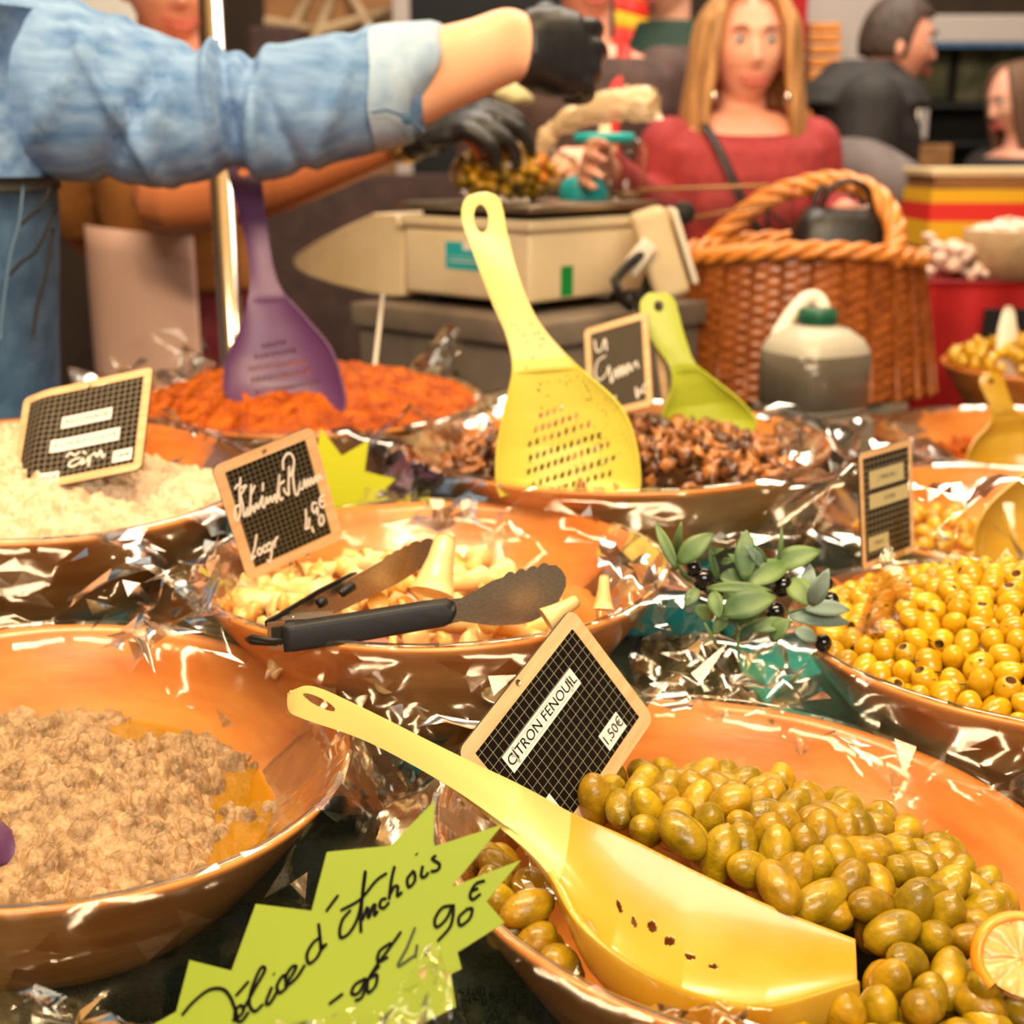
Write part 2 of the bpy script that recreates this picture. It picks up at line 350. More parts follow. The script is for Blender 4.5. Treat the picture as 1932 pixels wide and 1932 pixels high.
for i in range(9000):                            # blades where the turf is near and bare
    x, y = rs.uniform(-.30, .25), rs.uniform(.36, .75); h = rs.uniform(.004, .010); a = rs.uniform(0, 6.3); dx, dy = cos(a) * .0011, sin(a) * .0011
    lx, ly = rs.normal(0, .003, 2); k = len(V)
    V += [(x - dx, y - dy, .796), (x + dx, y + dy, .796), (x + lx, y + ly, .799 + h)]; F.append((k, k + 1, k + 2))
tag(ob('turf_blade', me('turf_blade', V, F, 'turf', False), tf), kind='stuff')

# ------------------------------------------------------------------ bowls
H = .12
BW = dict(A=((.167, .763, .906), .22, .089, 0), B=((-.327, .835, .944), .21, .093, -.024), C=((-.073, 1.118, .984), .215, 0, 0),
          D=((-.495, 1.296, 1.027), .22, .06, -.05), E=((-.290, 1.79, 1.013), .25, .01, -.005), F=((.131, 1.507, 1.013), .25, -.017, 0),
          G=((.474, 1.064, .934), .22, .02, .02), H=((.617, 1.525, .92), .235, 0, 0), I=((.843, 1.98, .913), .255, 0, 0), K=((1.03, 2.42, .96), .2, 0, 0))
BL = dict(A='lacquered wooden bowl of green olives, nearest at the right', B='lacquered wooden bowl holding brown mashed tuna in oil, front left',
          C='lacquered wooden bowl of pale long mushrooms with tongs, in the centre', D='lacquered wooden bowl heaped with cream garlic mash, at the left edge',
          E='lacquered wooden bowl of orange paste under the purple spoon', F='lacquered wooden bowl of dark mushroom pieces with the tall yellow spoon',
          G='lacquered wooden bowl full of yellow pitted olives, beside the olive sprig', H='lacquered wooden bowl lined with loose film behind the film-wrapped slate sign',
          I='lacquered wooden bowl at the right edge holding a short yellow spoon', K='small wooden bowl heaped with yellow pickles and a white spatula')
BM = {}
def bowl_frame(k):
    c, R, tx, ty = BW[k]; z = Vector((tx, ty, 1)).normalized(); x = Vector((0, 1, 0)).cross(z).normalized(); y = z.cross(x)
    return frame(c, x, y, z)
def wall_r(R, z):                                # inner radius at height z below the rim plane
    return R * (.962 - .42 * min(1, max(0, -z / (H - .012))) ** 1.2)
for k, (c, R, tx, ty) in BW.items():
    BM[k] = bowl_frame(k)
    out = [(0.001, -H), (.57 * R, -H), (.60 * R, -H + .006), (.70 * R, -.092), (.81 * R, -.060), (.91 * R, -.030), (.98 * R, -.006), (R, 0), (.994 * R, .003), (.975 * R, .002)]
    inn = [(wall_r(R, z), z) for z in np.linspace(-.004, -H + .012, 9)] + [(.3 * R, -H + .0115), (.001, -H + .011)]
    o = ob('wooden_bowl', me('wooden_bowl', *lathe(out + inn, 96), 'bowl'), None, BM[k] @ T((0, 0, 0)))
    tag(o, BL[k], 'bowl', 'wooden bowls on the stall')
    foot = BM[k] @ Vector((0, 0, -H)); zt = foot.z - (abs(tx) + abs(ty)) * .57 * R
    if zt > .815:
        o = ob('display_riser', me('display_riser', *box(.21, .20, zt - .80, bev=.004), 'teal', False), None, T((foot.x, foot.y, (zt + .80) / 2 + .0005)))
        tag(o, 'teal cloth covered riser ' + {'A': 'under the olive bowl', 'B': 'under the tuna bowl', 'C': 'under the long mushroom bowl', 'D': 'under the garlic mash bowl', 'E': 'under the orange paste bowl',
            'F': 'under the dark mushroom bowl', 'G': 'under the yellow olive bowl', 'H': 'under the film lined bowl', 'I': 'under the right edge bowl', 'K': 'under the yellow pickle bowl'}[k], 'riser', 'risers under the bowls')

# ------------------------------------------------------------------ cellophane sheets
def fd_(d, rs, share):                            # most facets soft, the rest sharply creased
    d.polygons.foreach_set('use_smooth', rs.rand(len(d.polygons)) < share); return d
def film(k, seed, label, inner=-.035, lobes=6, wild=1.0, m='film', n=72, up=.05, calm=None):
    """a crinkled sheet tucked inside a bowl, folded over its rim and standing away from it in stiff flat facets"""
    c, R, tx, ty = BW[k]; rs = np.random.RandomState(seed)
    rows = [(wall_r(R, inner * q) - .004 - .002 * (q > .9), inner * q + .001) for q in (1, .62, .3)] + [(R * .985, .0066), (R * 1.012, .0062)]
    rows += [(R * 1.02 + .007 + .009 * i, -.006 - .010 * i) for i in range(6)]
    ph = rs.uniform(0, 6.3, 4); V = []
    for i in range(n):
        for j, (r, z) in enumerate(rows):
            w = max(0, j - 4) / 6; iw = max(0, 3 - j) / 3; a = 2 * pi * (i + rs.uniform(-.36, .36) * (1 if j != 3 and j != 4 else .2)) / n
            cm = 1 if calm is None else 1 - .85 * math.exp(-(((a - calm[0] + pi) % (2 * pi) - pi) / calm[1]) ** 2)
            lob = cm * max(0, sin(lobes * a + ph[0]) * .5 + .5 * sin((lobes + 3) * a + ph[1]) + .25 * sin((2 * lobes + 1) * a + ph[2]))
            x, y = cos(a) * r, sin(a) * r; k3 = mnoise.noise(Vector((x * 16, y * 16, seed))); k1 = 1 - 2 * abs(mnoise.noise(Vector((x * 22, y * 22, seed + 5 + j * .06))))
            rr = r + w * wild * (.030 * lob + .014 * k3 + .010 * k1) + rs.normal(0, 1) * (.0035 * w + .0014 * iw) - .002 * iw
            zz = z + w * wild * (up * lob * (1.1 + .5 * k3) + .012 * k1) + rs.normal(0, 1) * (.0035 * w + .0012 * iw)
            V.append((rr * cos(a), rr * sin(a), zz))
    F = []
    for f in gridF(n, len(rows), True): F += [(f[0], f[1], f[2]), (f[0], f[2], f[3])] if rs.rand() < .5 else [(f[0], f[1], f[3]), (f[1], f[2], f[3])]
    return tag(ob('cellophane_sheet', fd_(me('cellophane_sheet', V, F, m), rs, .75), None, BM[k]), label, 'cellophane', 'cellophane sheets lining the bowls')
film('A', 1, 'clear crinkled cellophane lining the bowl of green olives', -.05, 5, .9, 'film', calm=(3.7, .6))
film('B', 2, 'clear crinkled cellophane lining the mashed tuna bowl', -.055, 5, .8, calm=(-.7, .5))
film('C', 3, 'clear crinkled cellophane lining the long mushroom bowl', -.05, 6, 1.0)
film('D', 4, 'clear crinkled cellophane lining the garlic mash bowl', -.03, 5, .8)
film('E', 5, 'clear crinkled cellophane lining the orange paste bowl', -.02, 6, 1.4, up=.07)
film('F', 6, 'clear crinkled cellophane lining the dark mushroom bowl', -.04, 5, 1.1)
film('G', 7, 'clear crinkled cellophane lining the yellow olive bowl', -.03, 6, 1.1)
film('H', 8, 'shiny cellophane bunched in the bowl behind the wrapped slate sign', -.05, 6, 1.2)
film('I', 9, 'clear crinkled cellophane lining the bowl at the right edge', -.03, 6, 1.5)

# ------------------------------------------------------------------ foods: mashes
def mash(k, name, label, m, hfun, n=260, rmax=.9):
    c, R, tx, ty = BW[k]; r = R * rmax
    xs, ys = np.meshgrid(np.linspace(-r, r, n), np.linspace(-r, r, n), indexing='ij'); z = hfun(xs, ys)
    wr = R * (.962 - .42 * np.clip(-z / (H - .012), 0, 1) ** 1.2) - .002
    rr = np.hypot(xs, ys); ok = (rr < np.where(z < 0, wr, wr))
    idx = -np.ones((n, n), int); idx[ok] = np.arange(ok.sum())
    V = np.stack([xs[ok], ys[ok], z[ok]], -1); a, b, cc, d = idx[:-1, :-1], idx[1:, :-1], idx[1:, 1:], idx[:-1, 1:]
    q = (a >= 0) & (b >= 0) & (cc >= 0) & (d >= 0); F = np.stack([a[q], b[q], cc[q], d[q]], -1)
    o = ob(name, me(name, V, F, m), None, BM[k]); tag(o, label, 'food', None, 'stuff'); return o
def bloc(k, px, py, dz=0):                       # bowl coordinates of a pixel on the plane dz above the rim
    mw = BM[k]; z = mw.to_3x3() @ Vector((0, 0, 1)); return mw.inverted() @ PP(px, py, mw @ Vector((0, 0, dz)), z)
def gauss(x, y, c, s): return np.exp(-((x - c[0]) ** 2 + (y - c[1]) ** 2) / (2 * s * s))
def h_tuna(x, y):
    R = .21; r = np.hypot(x + .012, y) / R
    h = -.046 + .016 * np.clip(1 - (r / .80) ** 2, -1.2, 1) + .012 * fbm(x, y, .10, 11, 3)
    for px, py, s, a in [(478, 1470, .020, .026), (492, 1560, .020, .024), (440, 1600, .016, .016), (240, 1362, .022, .022), (110, 1400, .010, .014), (335, 1430, .012, .012), (410, 1500, .010, .010)]:
        h -= a * gauss(x, y, bloc('B', px, py, -.05), s)
    m_ = .45 + .9 * np.clip(fbm(x, y, .05, 77, 2) + .45, 0, 1)
    return h + .60 * blobs(x, y, .019, 21) * m_ + 1.0 * blobs(x + .3, y, .0098, 22) * m_ + 0.7 * blobs(x, y + .2, .0058, 23) * m_ + .3 * blobs(x + .1, y + .5, .0032, 29) + .0012 * fbm(x, y, .003, 24, 2) - .019
mash('B', 'mashed_tuna', 'brown crumbly mashed tuna filling the front left bowl', 'tuna', h_tuna, 520, .93)
V, F = lathe([(.001, 0), (.10, 0), (wall_r(.21, -.059) - .003, 0)], 64)
tag(ob('oil_pool', me('oil_pool', V, F, 'oil'), None, BM['B'] @ T((0, 0, -.0595))), 'golden oil pooled around the mashed tuna', 'oil')
def h_cream(x, y):
    r = np.hypot(x, y + .0) / .22
    return -.016 + .036 * np.clip(1 - (r / .92) ** 2, -1, 1) + .012 * fbm(x, y, .09, 31, 3) + .6 * blobs(x, y, .018, 32) + .9 * blobs(x, y, .009, 33) + .7 * blobs(x, y + .3, .005, 35) - .035 * gauss(x, y, (.11, .14), .07) + .002 * fbm(x, y, .005, 34, 2)
mash('D', 'garlic_mash', 'pale cream garlic mash heaped in the left bowl', 'cream', h_cream, 330, .98)
def h_orange(x, y):
    r = np.hypot(x, y) / .25
    return -.010 + .060 * np.clip(1 - (r / .93) ** 1.6, -1, 1) + .012 * fbm(x, y, .08, 41, 3) + .5 * blobs(x, y, .018, 42) + .6 * blobs(x, y, .008, 44) + .0015 * fbm(x, y, .006, 43, 2)
mash('E', 'orange_paste', 'orange red paste heaped around the purple spoon', 'orange', h_orange, 240, .98)

# ------------------------------------------------------------------ foods: single pieces
def olive_mesh(name, m, a, b, pit=False, lumps=0, seed=0):
    rs = np.random.RandomState(seed); pr = []
    n = 11
    for i in range(n + 1):
        t = pi * i / n; z = -cos(t) * a; r = sin(t) ** .92 * b * (1 - .06 * cos(t))
        pr.append((max(r, .0002), z))
    if pit: pr = pr[:-2] + [(b * .40, a * .93), (b * .33, a * .88), (b * .30, a * .55), (.0003, a * .5)]
    else: pr[-1] = (.0003, a * 1.05)
    V, F = lathe(pr, 16); V = [Vector(v) for v in V]
    for v in V: v *= 1 + .05 * mnoise.noise(Vector((v.x * 90 + seed, v.y * 90, v.z * 90)))
    fm = None
    if pit: L = len(pr); fm = [1 if (i % (L - 1)) >= L - 4 else 0 for i in range(len(F))]
    return me(name, V, F, [m, 'pit'] if pit else m, True, fm)
def pile(k, hfun, region, n, a, b, seed, sink=.35):
    """centres and axes of n lozenge-shaped pieces settled on a heap"""
    rs = np.random.RandomState(seed); R = BW[k][1]; pts = []; tries = 0; sp = b * 1.66
    while len(pts) < n and tries < 60000:
        tries += 1; x, y = rs.uniform(-R, R, 2)
        if np.hypot(x, y) > R * .93 or not region(x, y): continue
        if all((x - p[0]) ** 2 + (y - p[1]) ** 2 > sp * sp for p in pts): pts.append((x, y))
    p = np.array(pts); N = len(p); z = hfun(p[:, 0], p[:, 1]) + rs.uniform(-.3, .9, N) * b; c = np.column_stack([p, z])
    ax = rs.normal(size=(N, 3)); ax[:, 2] *= .45; ax /= np.linalg.norm(ax, axis=1)[:, None]; e = (a - b) * .9; s = b * .97
    for it in range(50):
        q = np.concatenate([c + ax * e, c - ax * e]); d = q[:, None] - q[None]; D = np.sqrt((d ** 2).sum(-1)) + 1e-9
        own = np.arange(2 * N) % N; mask = (own[:, None] != own[None]) & (D < 2 * s)
        push = np.where(mask[..., None], d / D[..., None] * ((2 * s - D) * .28)[..., None], 0).sum(1)
        dc = (push[:N] + push[N:]) * .5; c += dc; ax += (push[:N] - push[N:]) / (2 * e + 1e-6) * .35; ax /= np.linalg.norm(ax, axis=1)[:, None]
        c[:, 2] -= .0004; c[:, 2] = np.maximum(c[:, 2], hfun(c[:, 0], c[:, 1]))
        rr = np.hypot(c[:, 0], c[:, 1]); lim = np.array([wall_r(R, zz) for zz in c[:, 2]]) - b * 1.05; f = np.minimum(1, lim / rr); c[:, :2] *= f[:, None]
    return c, ax
def put(name, meshes, k, c, ax, label, cat, group, rs, sc=(.9, 1.08), off=0):
    for i in range(len(c)):
        q = Vector(ax[i]).to_track_quat('Z', 'Y').to_matrix().to_4x4(); s = rs.uniform(*sc)
        o = ob(name, meshes[rs.randint(len(meshes))], None, BM[k] @ T(c[i]) @ q @ Matrix.Rotation(rs.uniform(0, 6.28), 4, 'Z') @ Matrix.Diagonal((s, s, s, 1)))
        tag(o, label, cat, group)
def bed(name, d, k, c, ax, label, rs):           # the layer below, seen only through the gaps
    g = G(); V0 = [v.co.copy() for v in d.vertices]; F0 = [tuple(p.vertices) for p in d.polygons]
    for i in range(len(c)):
        mw = T(c[i]) @ Vector(ax[i]).to_track_quat('Z', 'Y').to_matrix().to_4x4(); g.add([mw @ v for v in V0], F0)
    o = ob(name, me(name, g.V, g.F, [x for x in M if M[x] == d.materials[0]][0]), None, BM[k]); tag(o, label, 'food', None, 'stuff')

# rails of the big spoon that lies in the olives (the olives leave room for it)
far = [(546, 1314), (560, 1300), (600, 1298), (700, 1343), (850, 1418), (980, 1480), (1075, 1532), (1180, 1578), (1300, 1638), (1450, 1708), (1612, 1772)]
fd = [.90, .898, .892, .87, .835, .805, .785, .775, .770, .765, .76]
near = [(546, 1322), (550, 1342), (575, 1357), (700, 1402), (840, 1480), (950, 1560), (1035, 1640), (1100, 1745), (1230, 1840), (1420, 1897), (1618, 1850)]
nd = [.90, .897, .888, .862, .825, .790, .755, .715, .69, .682, .695]
def proj(v):
    q = v - CAM; d = q.dot(AF); return 966 + FPX * q.dot(AX) / d, 966 + FPX * q.dot(AD) / d, d
def inside(x, y, poly):
    c = False; j = len(poly) - 1
    for i in range(len(poly)):
        if (poly[i][1] > y) != (poly[j][1] > y) and x < (poly[j][0] - poly[i][0]) * (y - poly[i][1]) / (poly[j][1] - poly[i][1]) + poly[i][0]: c = not c
        j = i
    return c
rs = np.random.RandomState(17)
oa, obr = .0172, .0118
hA = lambda x, y: np.clip(-.024 + .034 * (1 - ((np.hypot(x + .01, y + .035)) / .17) ** 2), -.062, 1) + .004 * fbm(x, y, .06, 51, 2)
def regA(x, y): return np.hypot(x + .012, y + .035) < .178
cA, xA = pile('A', hA, regA, 260, oa, obr, 52)
scp = [(x, y - 26) for x, y in far[5:]] + [(1640, 1800)] + [(x - 6, y + 40) for x, y in near[5:7]][::1][:0] + [(1640, 1890), (1500, 1985), (1250, 1975), (1090, 1860), (1015, 1690), (930, 1580)]
keep = [i for i in range(len(cA)) if not inside(*proj(BM['A'] @ Vector(cA[i]))[:2], scp)]; cA, xA = cA[keep], xA[keep]
OM = [olive_mesh('green_olive', 'olive' if i % 3 else 'olive2', oa * (1 + .07 * (i - 1.5)), obr, seed=i) for i in range(5)]
put('green_olive', OM, 'A', cA, xA, 'plump green olive, oily and dusted, in the nearest bowl', 'olive', 'green olives in the nearest bowl', rs)
c2, x2 = pile('A', lambda x, y: hA(x, y) - .017, regA, 180, oa, obr, 53)
keep = [i for i in range(len(c2)) if not inside(*proj(BM['A'] @ Vector(c2[i]))[:2], scp)]; c2, x2 = c2[keep], x2[keep]; bed('green_olive_bed', OM[0], 'A', c2, x2, 'green olives lying deeper in the nearest bowl', rs)
ya, yb = .0130, .0103
hG = lambda x, y: -.016 + .062 * np.clip(1 - (np.hypot(x, y) / .21) ** 2, -1, 1)
regG = lambda x, y: np.hypot(x, y) < .20 and x < .12
YM = [olive_mesh('pitted_olive', 'yolive', ya, yb, True, seed=10)] + [olive_mesh('pitted_olive', 'yolive', ya * (1 + .06 * i), yb, seed=20 + i) for i in range(3)]
cG, xG = pile('G', hG, regG, 260, ya, yb, 54)
put('pitted_olive', YM, 'G', cG, xG, 'yellow pitted olive with herbs in the bowl beside the olive sprig', 'olive', 'yellow pitted olives in the right bowl', rs)
c2, x2 = pile('G', lambda x, y: hG(x, y) - .014, lambda x, y: np.hypot(x, y) < .2, 260, ya, yb, 55); bed('pitted_olive_bed', YM[3], 'G', c2, x2, 'yellow olives lying deeper in the right bowl', rs)
hH = lambda x, y: -.050 + .012 * np.clip(1 - (np.hypot(x, y) / .21) ** 2, -1, 1)
cH, xH = pile('H', hH, lambda x, y: np.hypot(x, y) < .2 and x < .0, 60, ya, yb, 56)
put('pitted_olive', YM, 'H', cH, xH, 'yellow olive in the film lined bowl behind the wrapped slate sign', 'olive', 'yellow olives in the film lined bowl', rs)
# herb sprigs over the yellow olives
g = G()
for i in range(420):
    a, r = rs.uniform(0, 6.28), .19 * rs.rand() ** .5; x, y = r * cos(a), r * sin(a)
    q = Matrix.Rotation(rs.uniform(0, 6.3), 4, 'Z') @ Matrix.Rotation(rs.normal(0, .6), 4, 'X'); L, w = rs.uniform(.002, .006), rs.uniform(.0006, .0014)
    mw = T((x, y, hG(x, y) + .0095 + rs.uniform(-.004, .004))) @ q; g.add([mw @ Vector(v) for v in ((-L, 0, 0), (0, -w, 0), (L, 0, 0), (0, w, 0))], [(0, 1, 2, 3)])
tag(g.obj('chopped_herb', 'herb', None, BM['G'], False), 'chopped dark herbs scattered over the yellow olives', 'herb', None, 'stuff')

def chunk(name, m, s, seed, sx=1, sy=1, sz=1):
    bm = bmesh.new(); bmesh.ops.create_icosphere(bm, subdivisions=2, radius=s)
    for v in bm.verts:
        n = v.co.normalized(); v.co *= .85 + .75 * mnoise.noise(n * 1.5 + Vector((seed * 3.1, 0, 0))) + .45 * mnoise.noise(n * 3.2 + Vector((0, seed * 1.7, 0)))
        v.co = Vector((v.co.x * sx, v.co.y * sy, v.co.z * sz))
    d = bpy.data.meshes.new(name); bm.to_mesh(d); bm.free(); d.materials.append(M[m]); d.polygons.foreach_set('use_smooth', np.ones(len(d.polygons), dtype=bool)); return d
hF = lambda x, y: -.020 + .030 * np.clip(1 - (np.hypot(x, y) / .22) ** 2, -1, 1) + .006 * fbm(x, y, .07, 61, 2)
cF, xF = pile('F', hF, lambda x, y: np.hypot(x, y) < .21, 300, .0115, .0082, 62)
FM = [chunk('mushroom_piece', 'dark1' if i % 5 < 2 else 'dark2', .0112, i, 1.15, .85, .62) for i in range(10)]
put('mushroom_piece', FM, 'F', cF, xF, 'chopped brown mushroom piece around the tall yellow spoon', 'mushroom', 'chopped mushrooms in the dark mushroom bowl', rs, (.75, 1.25))
tag(ob('mushroom_juice', me('mushroom_juice', *lathe([(.001, 0), (.12, 0), (wall_r(.25, -.028) - .003, 0)], 48), 'dark1'), None, BM['F'] @ T((0, 0, -.029))), 'dark oily juice under the chopped mushrooms', 'sauce')
# long pale mushrooms
def mushroom(name, m, L, seed):
    rs = np.random.RandomState(seed); bend = rs.normal(0, .10, 2); pts = []; rad = []
    for i in range(9):
        t = i / 8; pts.append((bend[0] * L * t * t, bend[1] * L * t * t, L * (t - .5))); rad.append(.0105 - .004 * t + .004 * max(0, .2 - t) * 5 * .3)
    V, F = tube(pts, rad, 12); g = G().add(V, F)
    e = Vector(pts[-1]); g.add([e + Vector(v) for v in lathe([(.0058, -.004), (.010, .0), (.014, .003), (.0135, .006), (.008, .0095), (.0005, .0105)], 14)[0]], gridF(14, 6, True))
    for v in g.V: v *= 1 + .05 * mnoise.noise(v * 110 + Vector((seed, 0, 0)))
    return me(name, g.V, g.F, m)
MM = [mushroom('long_mushroom', 'mush' if i % 3 else 'mush2', .055 + .008 * (i % 4), i) for i in range(6)]
hC = lambda x, y: np.clip(-.048 + .040 * np.clip(1 - (np.hypot(x + .045, y + .02) / .16) ** 2, -1, 1), -.075, 1) + .005 * fbm(x, y, .06, 71, 2)
cC, xC = pile('C', hC, lambda x, y: np.hypot(x + .03, y + .02) < .17, 46, .028, .0105, 72); xC[:, 2] *= .25
put('long_mushroom', MM, 'C', cC, xC, 'pale long-stemmed mushroom lying in the central bowl', 'mushroom', 'long mushrooms in the central bowl', rs, (.8, 1.05))
SM = [chunk('mushroom_slice', 'mush2' if i % 2 else 'mush', .013, 40 + i, 1.2, .9, .45) for i in range(6)]
cS, xS = pile('C', lambda x, y: hC(x, y) + .002, lambda x, y: np.hypot(x + .03, y + .02) < .175, 120, .015, .0095, 73)
put('mushroom_slice', SM, 'C', cS, xS, 'creamy golden mushroom slice between the long mushrooms', 'mushroom', 'mushroom slices in the central bowl', rs, (.7, 1.1))
for (p, q, r, lab) in [((815, 1120, 1.07), (842, 1012, 1.085), .0155, 'thick pale mushroom standing upright between the tong jaws'),
                       ((1138, 1150, 1.03), (1140, 1085, 1.035), .0068, 'short pale mushroom stem standing against the right film'),
                       ((1030, 1170, .985), (1090, 1132, .99), .0085, 'pale mushroom lying under the tip of the front tong jaw')]:
    a, b = P(*p), P(*q); V, F = tube([a, a.lerp(b, .25), a.lerp(b, .6), a.lerp(b, .92), b], [r * 1.25, r, r * .72, r * .62, r * .5], 14)
    tag(ob('long_mushroom', me('long_mushroom', [v - a for v in V], F, 'mush'), None, T(a)), lab, 'mushroom')
# yellow pickles at the far right
hK = lambda x, y: .0 + .05 * np.clip(1 - (np.hypot(x, y) / .2) ** 2, -1, 1)
KM = [chunk('yellow_pickle', 'yolive', .016, 80 + i, 1, .9, .8) for i in range(4)]
cK, xK = pile('K', hK, lambda x, y: np.hypot(x, y) < .19, 110, .016, .0135, 81)
put('yellow_pickle', KM, 'K', cK, xK, 'yellow pickle piece heaped under the white spatula', 'pickle', 'yellow pickles in the far right bowl', rs)
hI = lambda x, y: -.05 + .02 * np.clip(1 - (np.hypot(x, y) / .2) ** 2, -1, 1)
cI, xI = pile('I', hI, lambda x, y: np.hypot(x, y) < .2, 90, .017, .013, 82)
IM = [chunk('pepper_piece', 'orange', .015, 90 + i, 1.2, .8, .6) for i in range(4)]
put('pepper_piece', IM, 'I', cI, xI, 'orange pepper piece in the bowl at the right edge', 'pepper', 'orange peppers in the right edge bowl', rs)

# ------------------------------------------------------------------ tools
def resample(seq, n):
    out = []
    for i in range(n):
        t = i / (n - 1) * (len(seq) - 1); k = min(int(t), len(seq) - 2); out.append(seq[k].lerp(seq[k + 1], t - k))
    return out
def scoop(name, label, rails, m, sag, sagdir, holes=(), nu=160, nv=60, thick=.0022, split=None, flecks=(), group=None, crown=.0018):
    """a slotted spoon: a skin between two rails, sagging between them, the slots cut right through, then given thickness"""
    L = resample(catmull([r[0] for r in rails], 10), nu); Rr = resample(catmull([r[1] for r in rails], 10), nu)
    sg = np.interp(np.linspace(0, len(rails) - 1, nu), range(len(rails)), sag); V = []
    for i in range(nu):
        for j in range(nv):
            u = -1 + 2 * j / (nv - 1); p = L[i].lerp(Rr[i], j / (nv - 1))
            V.append(p + Vector(sagdir) * (sg[i] * (1 - abs(u) ** 2.6) ** .8 - (crown * (1 - u * u) if sg[i] < .004 else 0)))
    F = []
    for f in gridF(nu, nv):
        c = (V[f[0]] + V[f[2]]) * .5; x, y, _ = proj(c); cut = False
        for h in holes:
            ca, sa = cos(h[4]), sin(h[4]); dx, dy = x - h[0], y - h[1]
            if ((dx * ca + dy * sa) / h[2]) ** 2 + ((-dx * sa + dy * ca) / h[3]) ** 2 < 1: cut = True; break
        if not cut: F.append(f)
    base = V[(nu - 1) * nv + nv // 2]; mw = T(base)
    t = thing(name, label, 'spoon', mw, group); o = ob('spoon_body', me('spoon_body', [v - base for v in V], F, [m] if not split else ['yel', m], True, None if not split else [1 if f[0] // nv > split * nu else 0 for f in F]), t)
    s = o.modifiers.new('thickness', 'SOLIDIFY'); s.thickness = thick; s.offset = 0
    b = o.modifiers.new('soft_edge', 'BEVEL'); b.width = .0006; b.segments = 2; b.limit_method = 'ANGLE'; b.angle_limit = 1.0
    if flecks:
        g = G(); rs = np.random.RandomState(len(label))
        for (i0, i1, j0, j1, num) in flecks:
            for _ in range(num):
                i, j = int(rs.uniform(i0, i1) * (nu - 1)), int(rs.uniform(j0, j1) * (nv - 1)); p = V[i * nv + j]; n = (CAM - p).normalized()
                a = n.orthogonal().normalized(); bb = n.cross(a); r = rs.uniform(.0004, .0012); q = p + n * .0017 - base
                g.add([q + r * (cos(th) * a * rs.uniform(.5, 1.6) + sin(th) * bb) for th in np.linspace(0, 6.28, 6)[:-1]], [(0, 1, 2, 3, 4)])
        tag(g.obj('herb_fleck', 'herb', t, None, False), kind='stuff')
    return t
def rails_px(lst, d): return [(P(a[0], a[1], d[i] if hasattr(d, '__len__') else d), P(b[0], b[1], d[i] if hasattr(d, '__len__') else d)) for i, (a, b) in enumerate(lst)]
def slot_row(x0, y0, x1, y1, n, rx, ry, tilt=.12): return [(x0 + (x1 - x0) * i / (n - 1), y0 + (y1 - y0) * i / (n - 1), rx, ry, tilt) for i in range(n)]
# the big spoon lying in the olives
scoop('slotted_spoon', 'large yellow slotted spoon lying across the olives, its scoop oily', [(P(*a, d), P(*b, e)) for a, d, b, e in zip(far, fd, near, nd)], 'yel2',
      [0, 0, 0, 0, .001, .003, .016, .040, .050, .040, .026], (0, -.45, -1),
      [(605, 1326, 34, 8, .47)] + [(1168, 1712, 5, 13, -.25), (1195, 1741, 5, 11, -.3), (1229, 1750, 8, 12, -.4), (1262, 1777, 11, 9, 0), (1300, 1806, 11, 6, .2), (1345, 1826, 9, 5, .2)], 420, 160, .0042, split=.60,
      flecks=[(.68, .99, .05, .6, 46)])
st = [((900, 366), (918, 364)), ((880, 375), (938, 373)), ((872, 395), (948, 395)), ((873, 420), (953, 425)), ((885, 455), (961, 460)), ((905, 510), (976, 515)), ((930, 575), (999, 575)), ((955, 635), (1030, 625)),
      ((966, 700), (1090, 690)), ((950, 780), (1170, 765)), ((938, 850), (1200, 840)), ((937, 910), (1208, 910)), ((945, 938), (1200, 938))]
h = [(908, 413, 14, 27, -.1)]
for (x0, y0, x1, y1, k) in [(1130, 418, 1245, 380, 4), (1100, 500, 1330, 424, 7), (1065, 582, 1400, 468, 9), (1070, 660, 1458, 533, 11), (1060, 740, 1510, 585, 13), (1085, 815, 1540, 662, 12), (1150, 860, 1520, 750, 10)]:
    h += slot_row(644 + x0 / 3, 644 + y0 / 3, 644 + x1 / 3, 644 + y1 / 3, k, 3.2, 7.0, .25)
d2 = list(np.interp(np.linspace(0, 1, 13), [0, .45, 1], [1.41, 1.37, 1.345]))
scoop('slotted_spoon', 'tall pale yellow slotted spoon standing upright in the dark mushroom bowl', rails_px(st, d2), 'yelg', [0, 0, 0, 0, 0, 0, 0, .001, .003, .014, .022, .024, .020], (0, 1, -.1), h, 300, 170, .0028, split=.64,
      flecks=[(.68, .9, .6, .98, 60), (.6, .9, .1, .98, 40), (.55, .63, .1, .9, 20)])
pu = lambda x, y: (380 + x / 3.578, 320 + y / 3.578)
st = [(pu(185, -75), pu(330, -90)), (pu(172, -20), pu(385, -30)), (pu(180, 30), pu(402, 30)), (pu(198, 110), pu(412, 110)), (pu(255, 300), pu(435, 320)), (pu(305, 500), pu(462, 520)), (pu(328, 700), pu(495, 690)), (pu(318, 860), pu(565, 840)), (pu(262, 1060), pu(740, 1040)), (pu(170, 1280), pu(880, 1220)),
      (pu(150, 1450), pu(955, 1450)), (pu(185, 1570), pu(968, 1590)), (pu(290, 1690), pu(900, 1690)), (pu(420, 1745), pu(800, 1745))]
h = [pu(285, 20) + (11, 9, .2)]
for (x0, y0, x1, y1, k) in [(420, 1195, 555, 1168, 5), (370, 1268, 625, 1228, 8), (330, 1348, 700, 1300, 11), (350, 1425, 725, 1365, 11), (380, 1505, 785, 1440, 12)]:
    h += slot_row(*pu(x0, y0), *pu(x1, y1), k, 2.7, 4.6, .2)
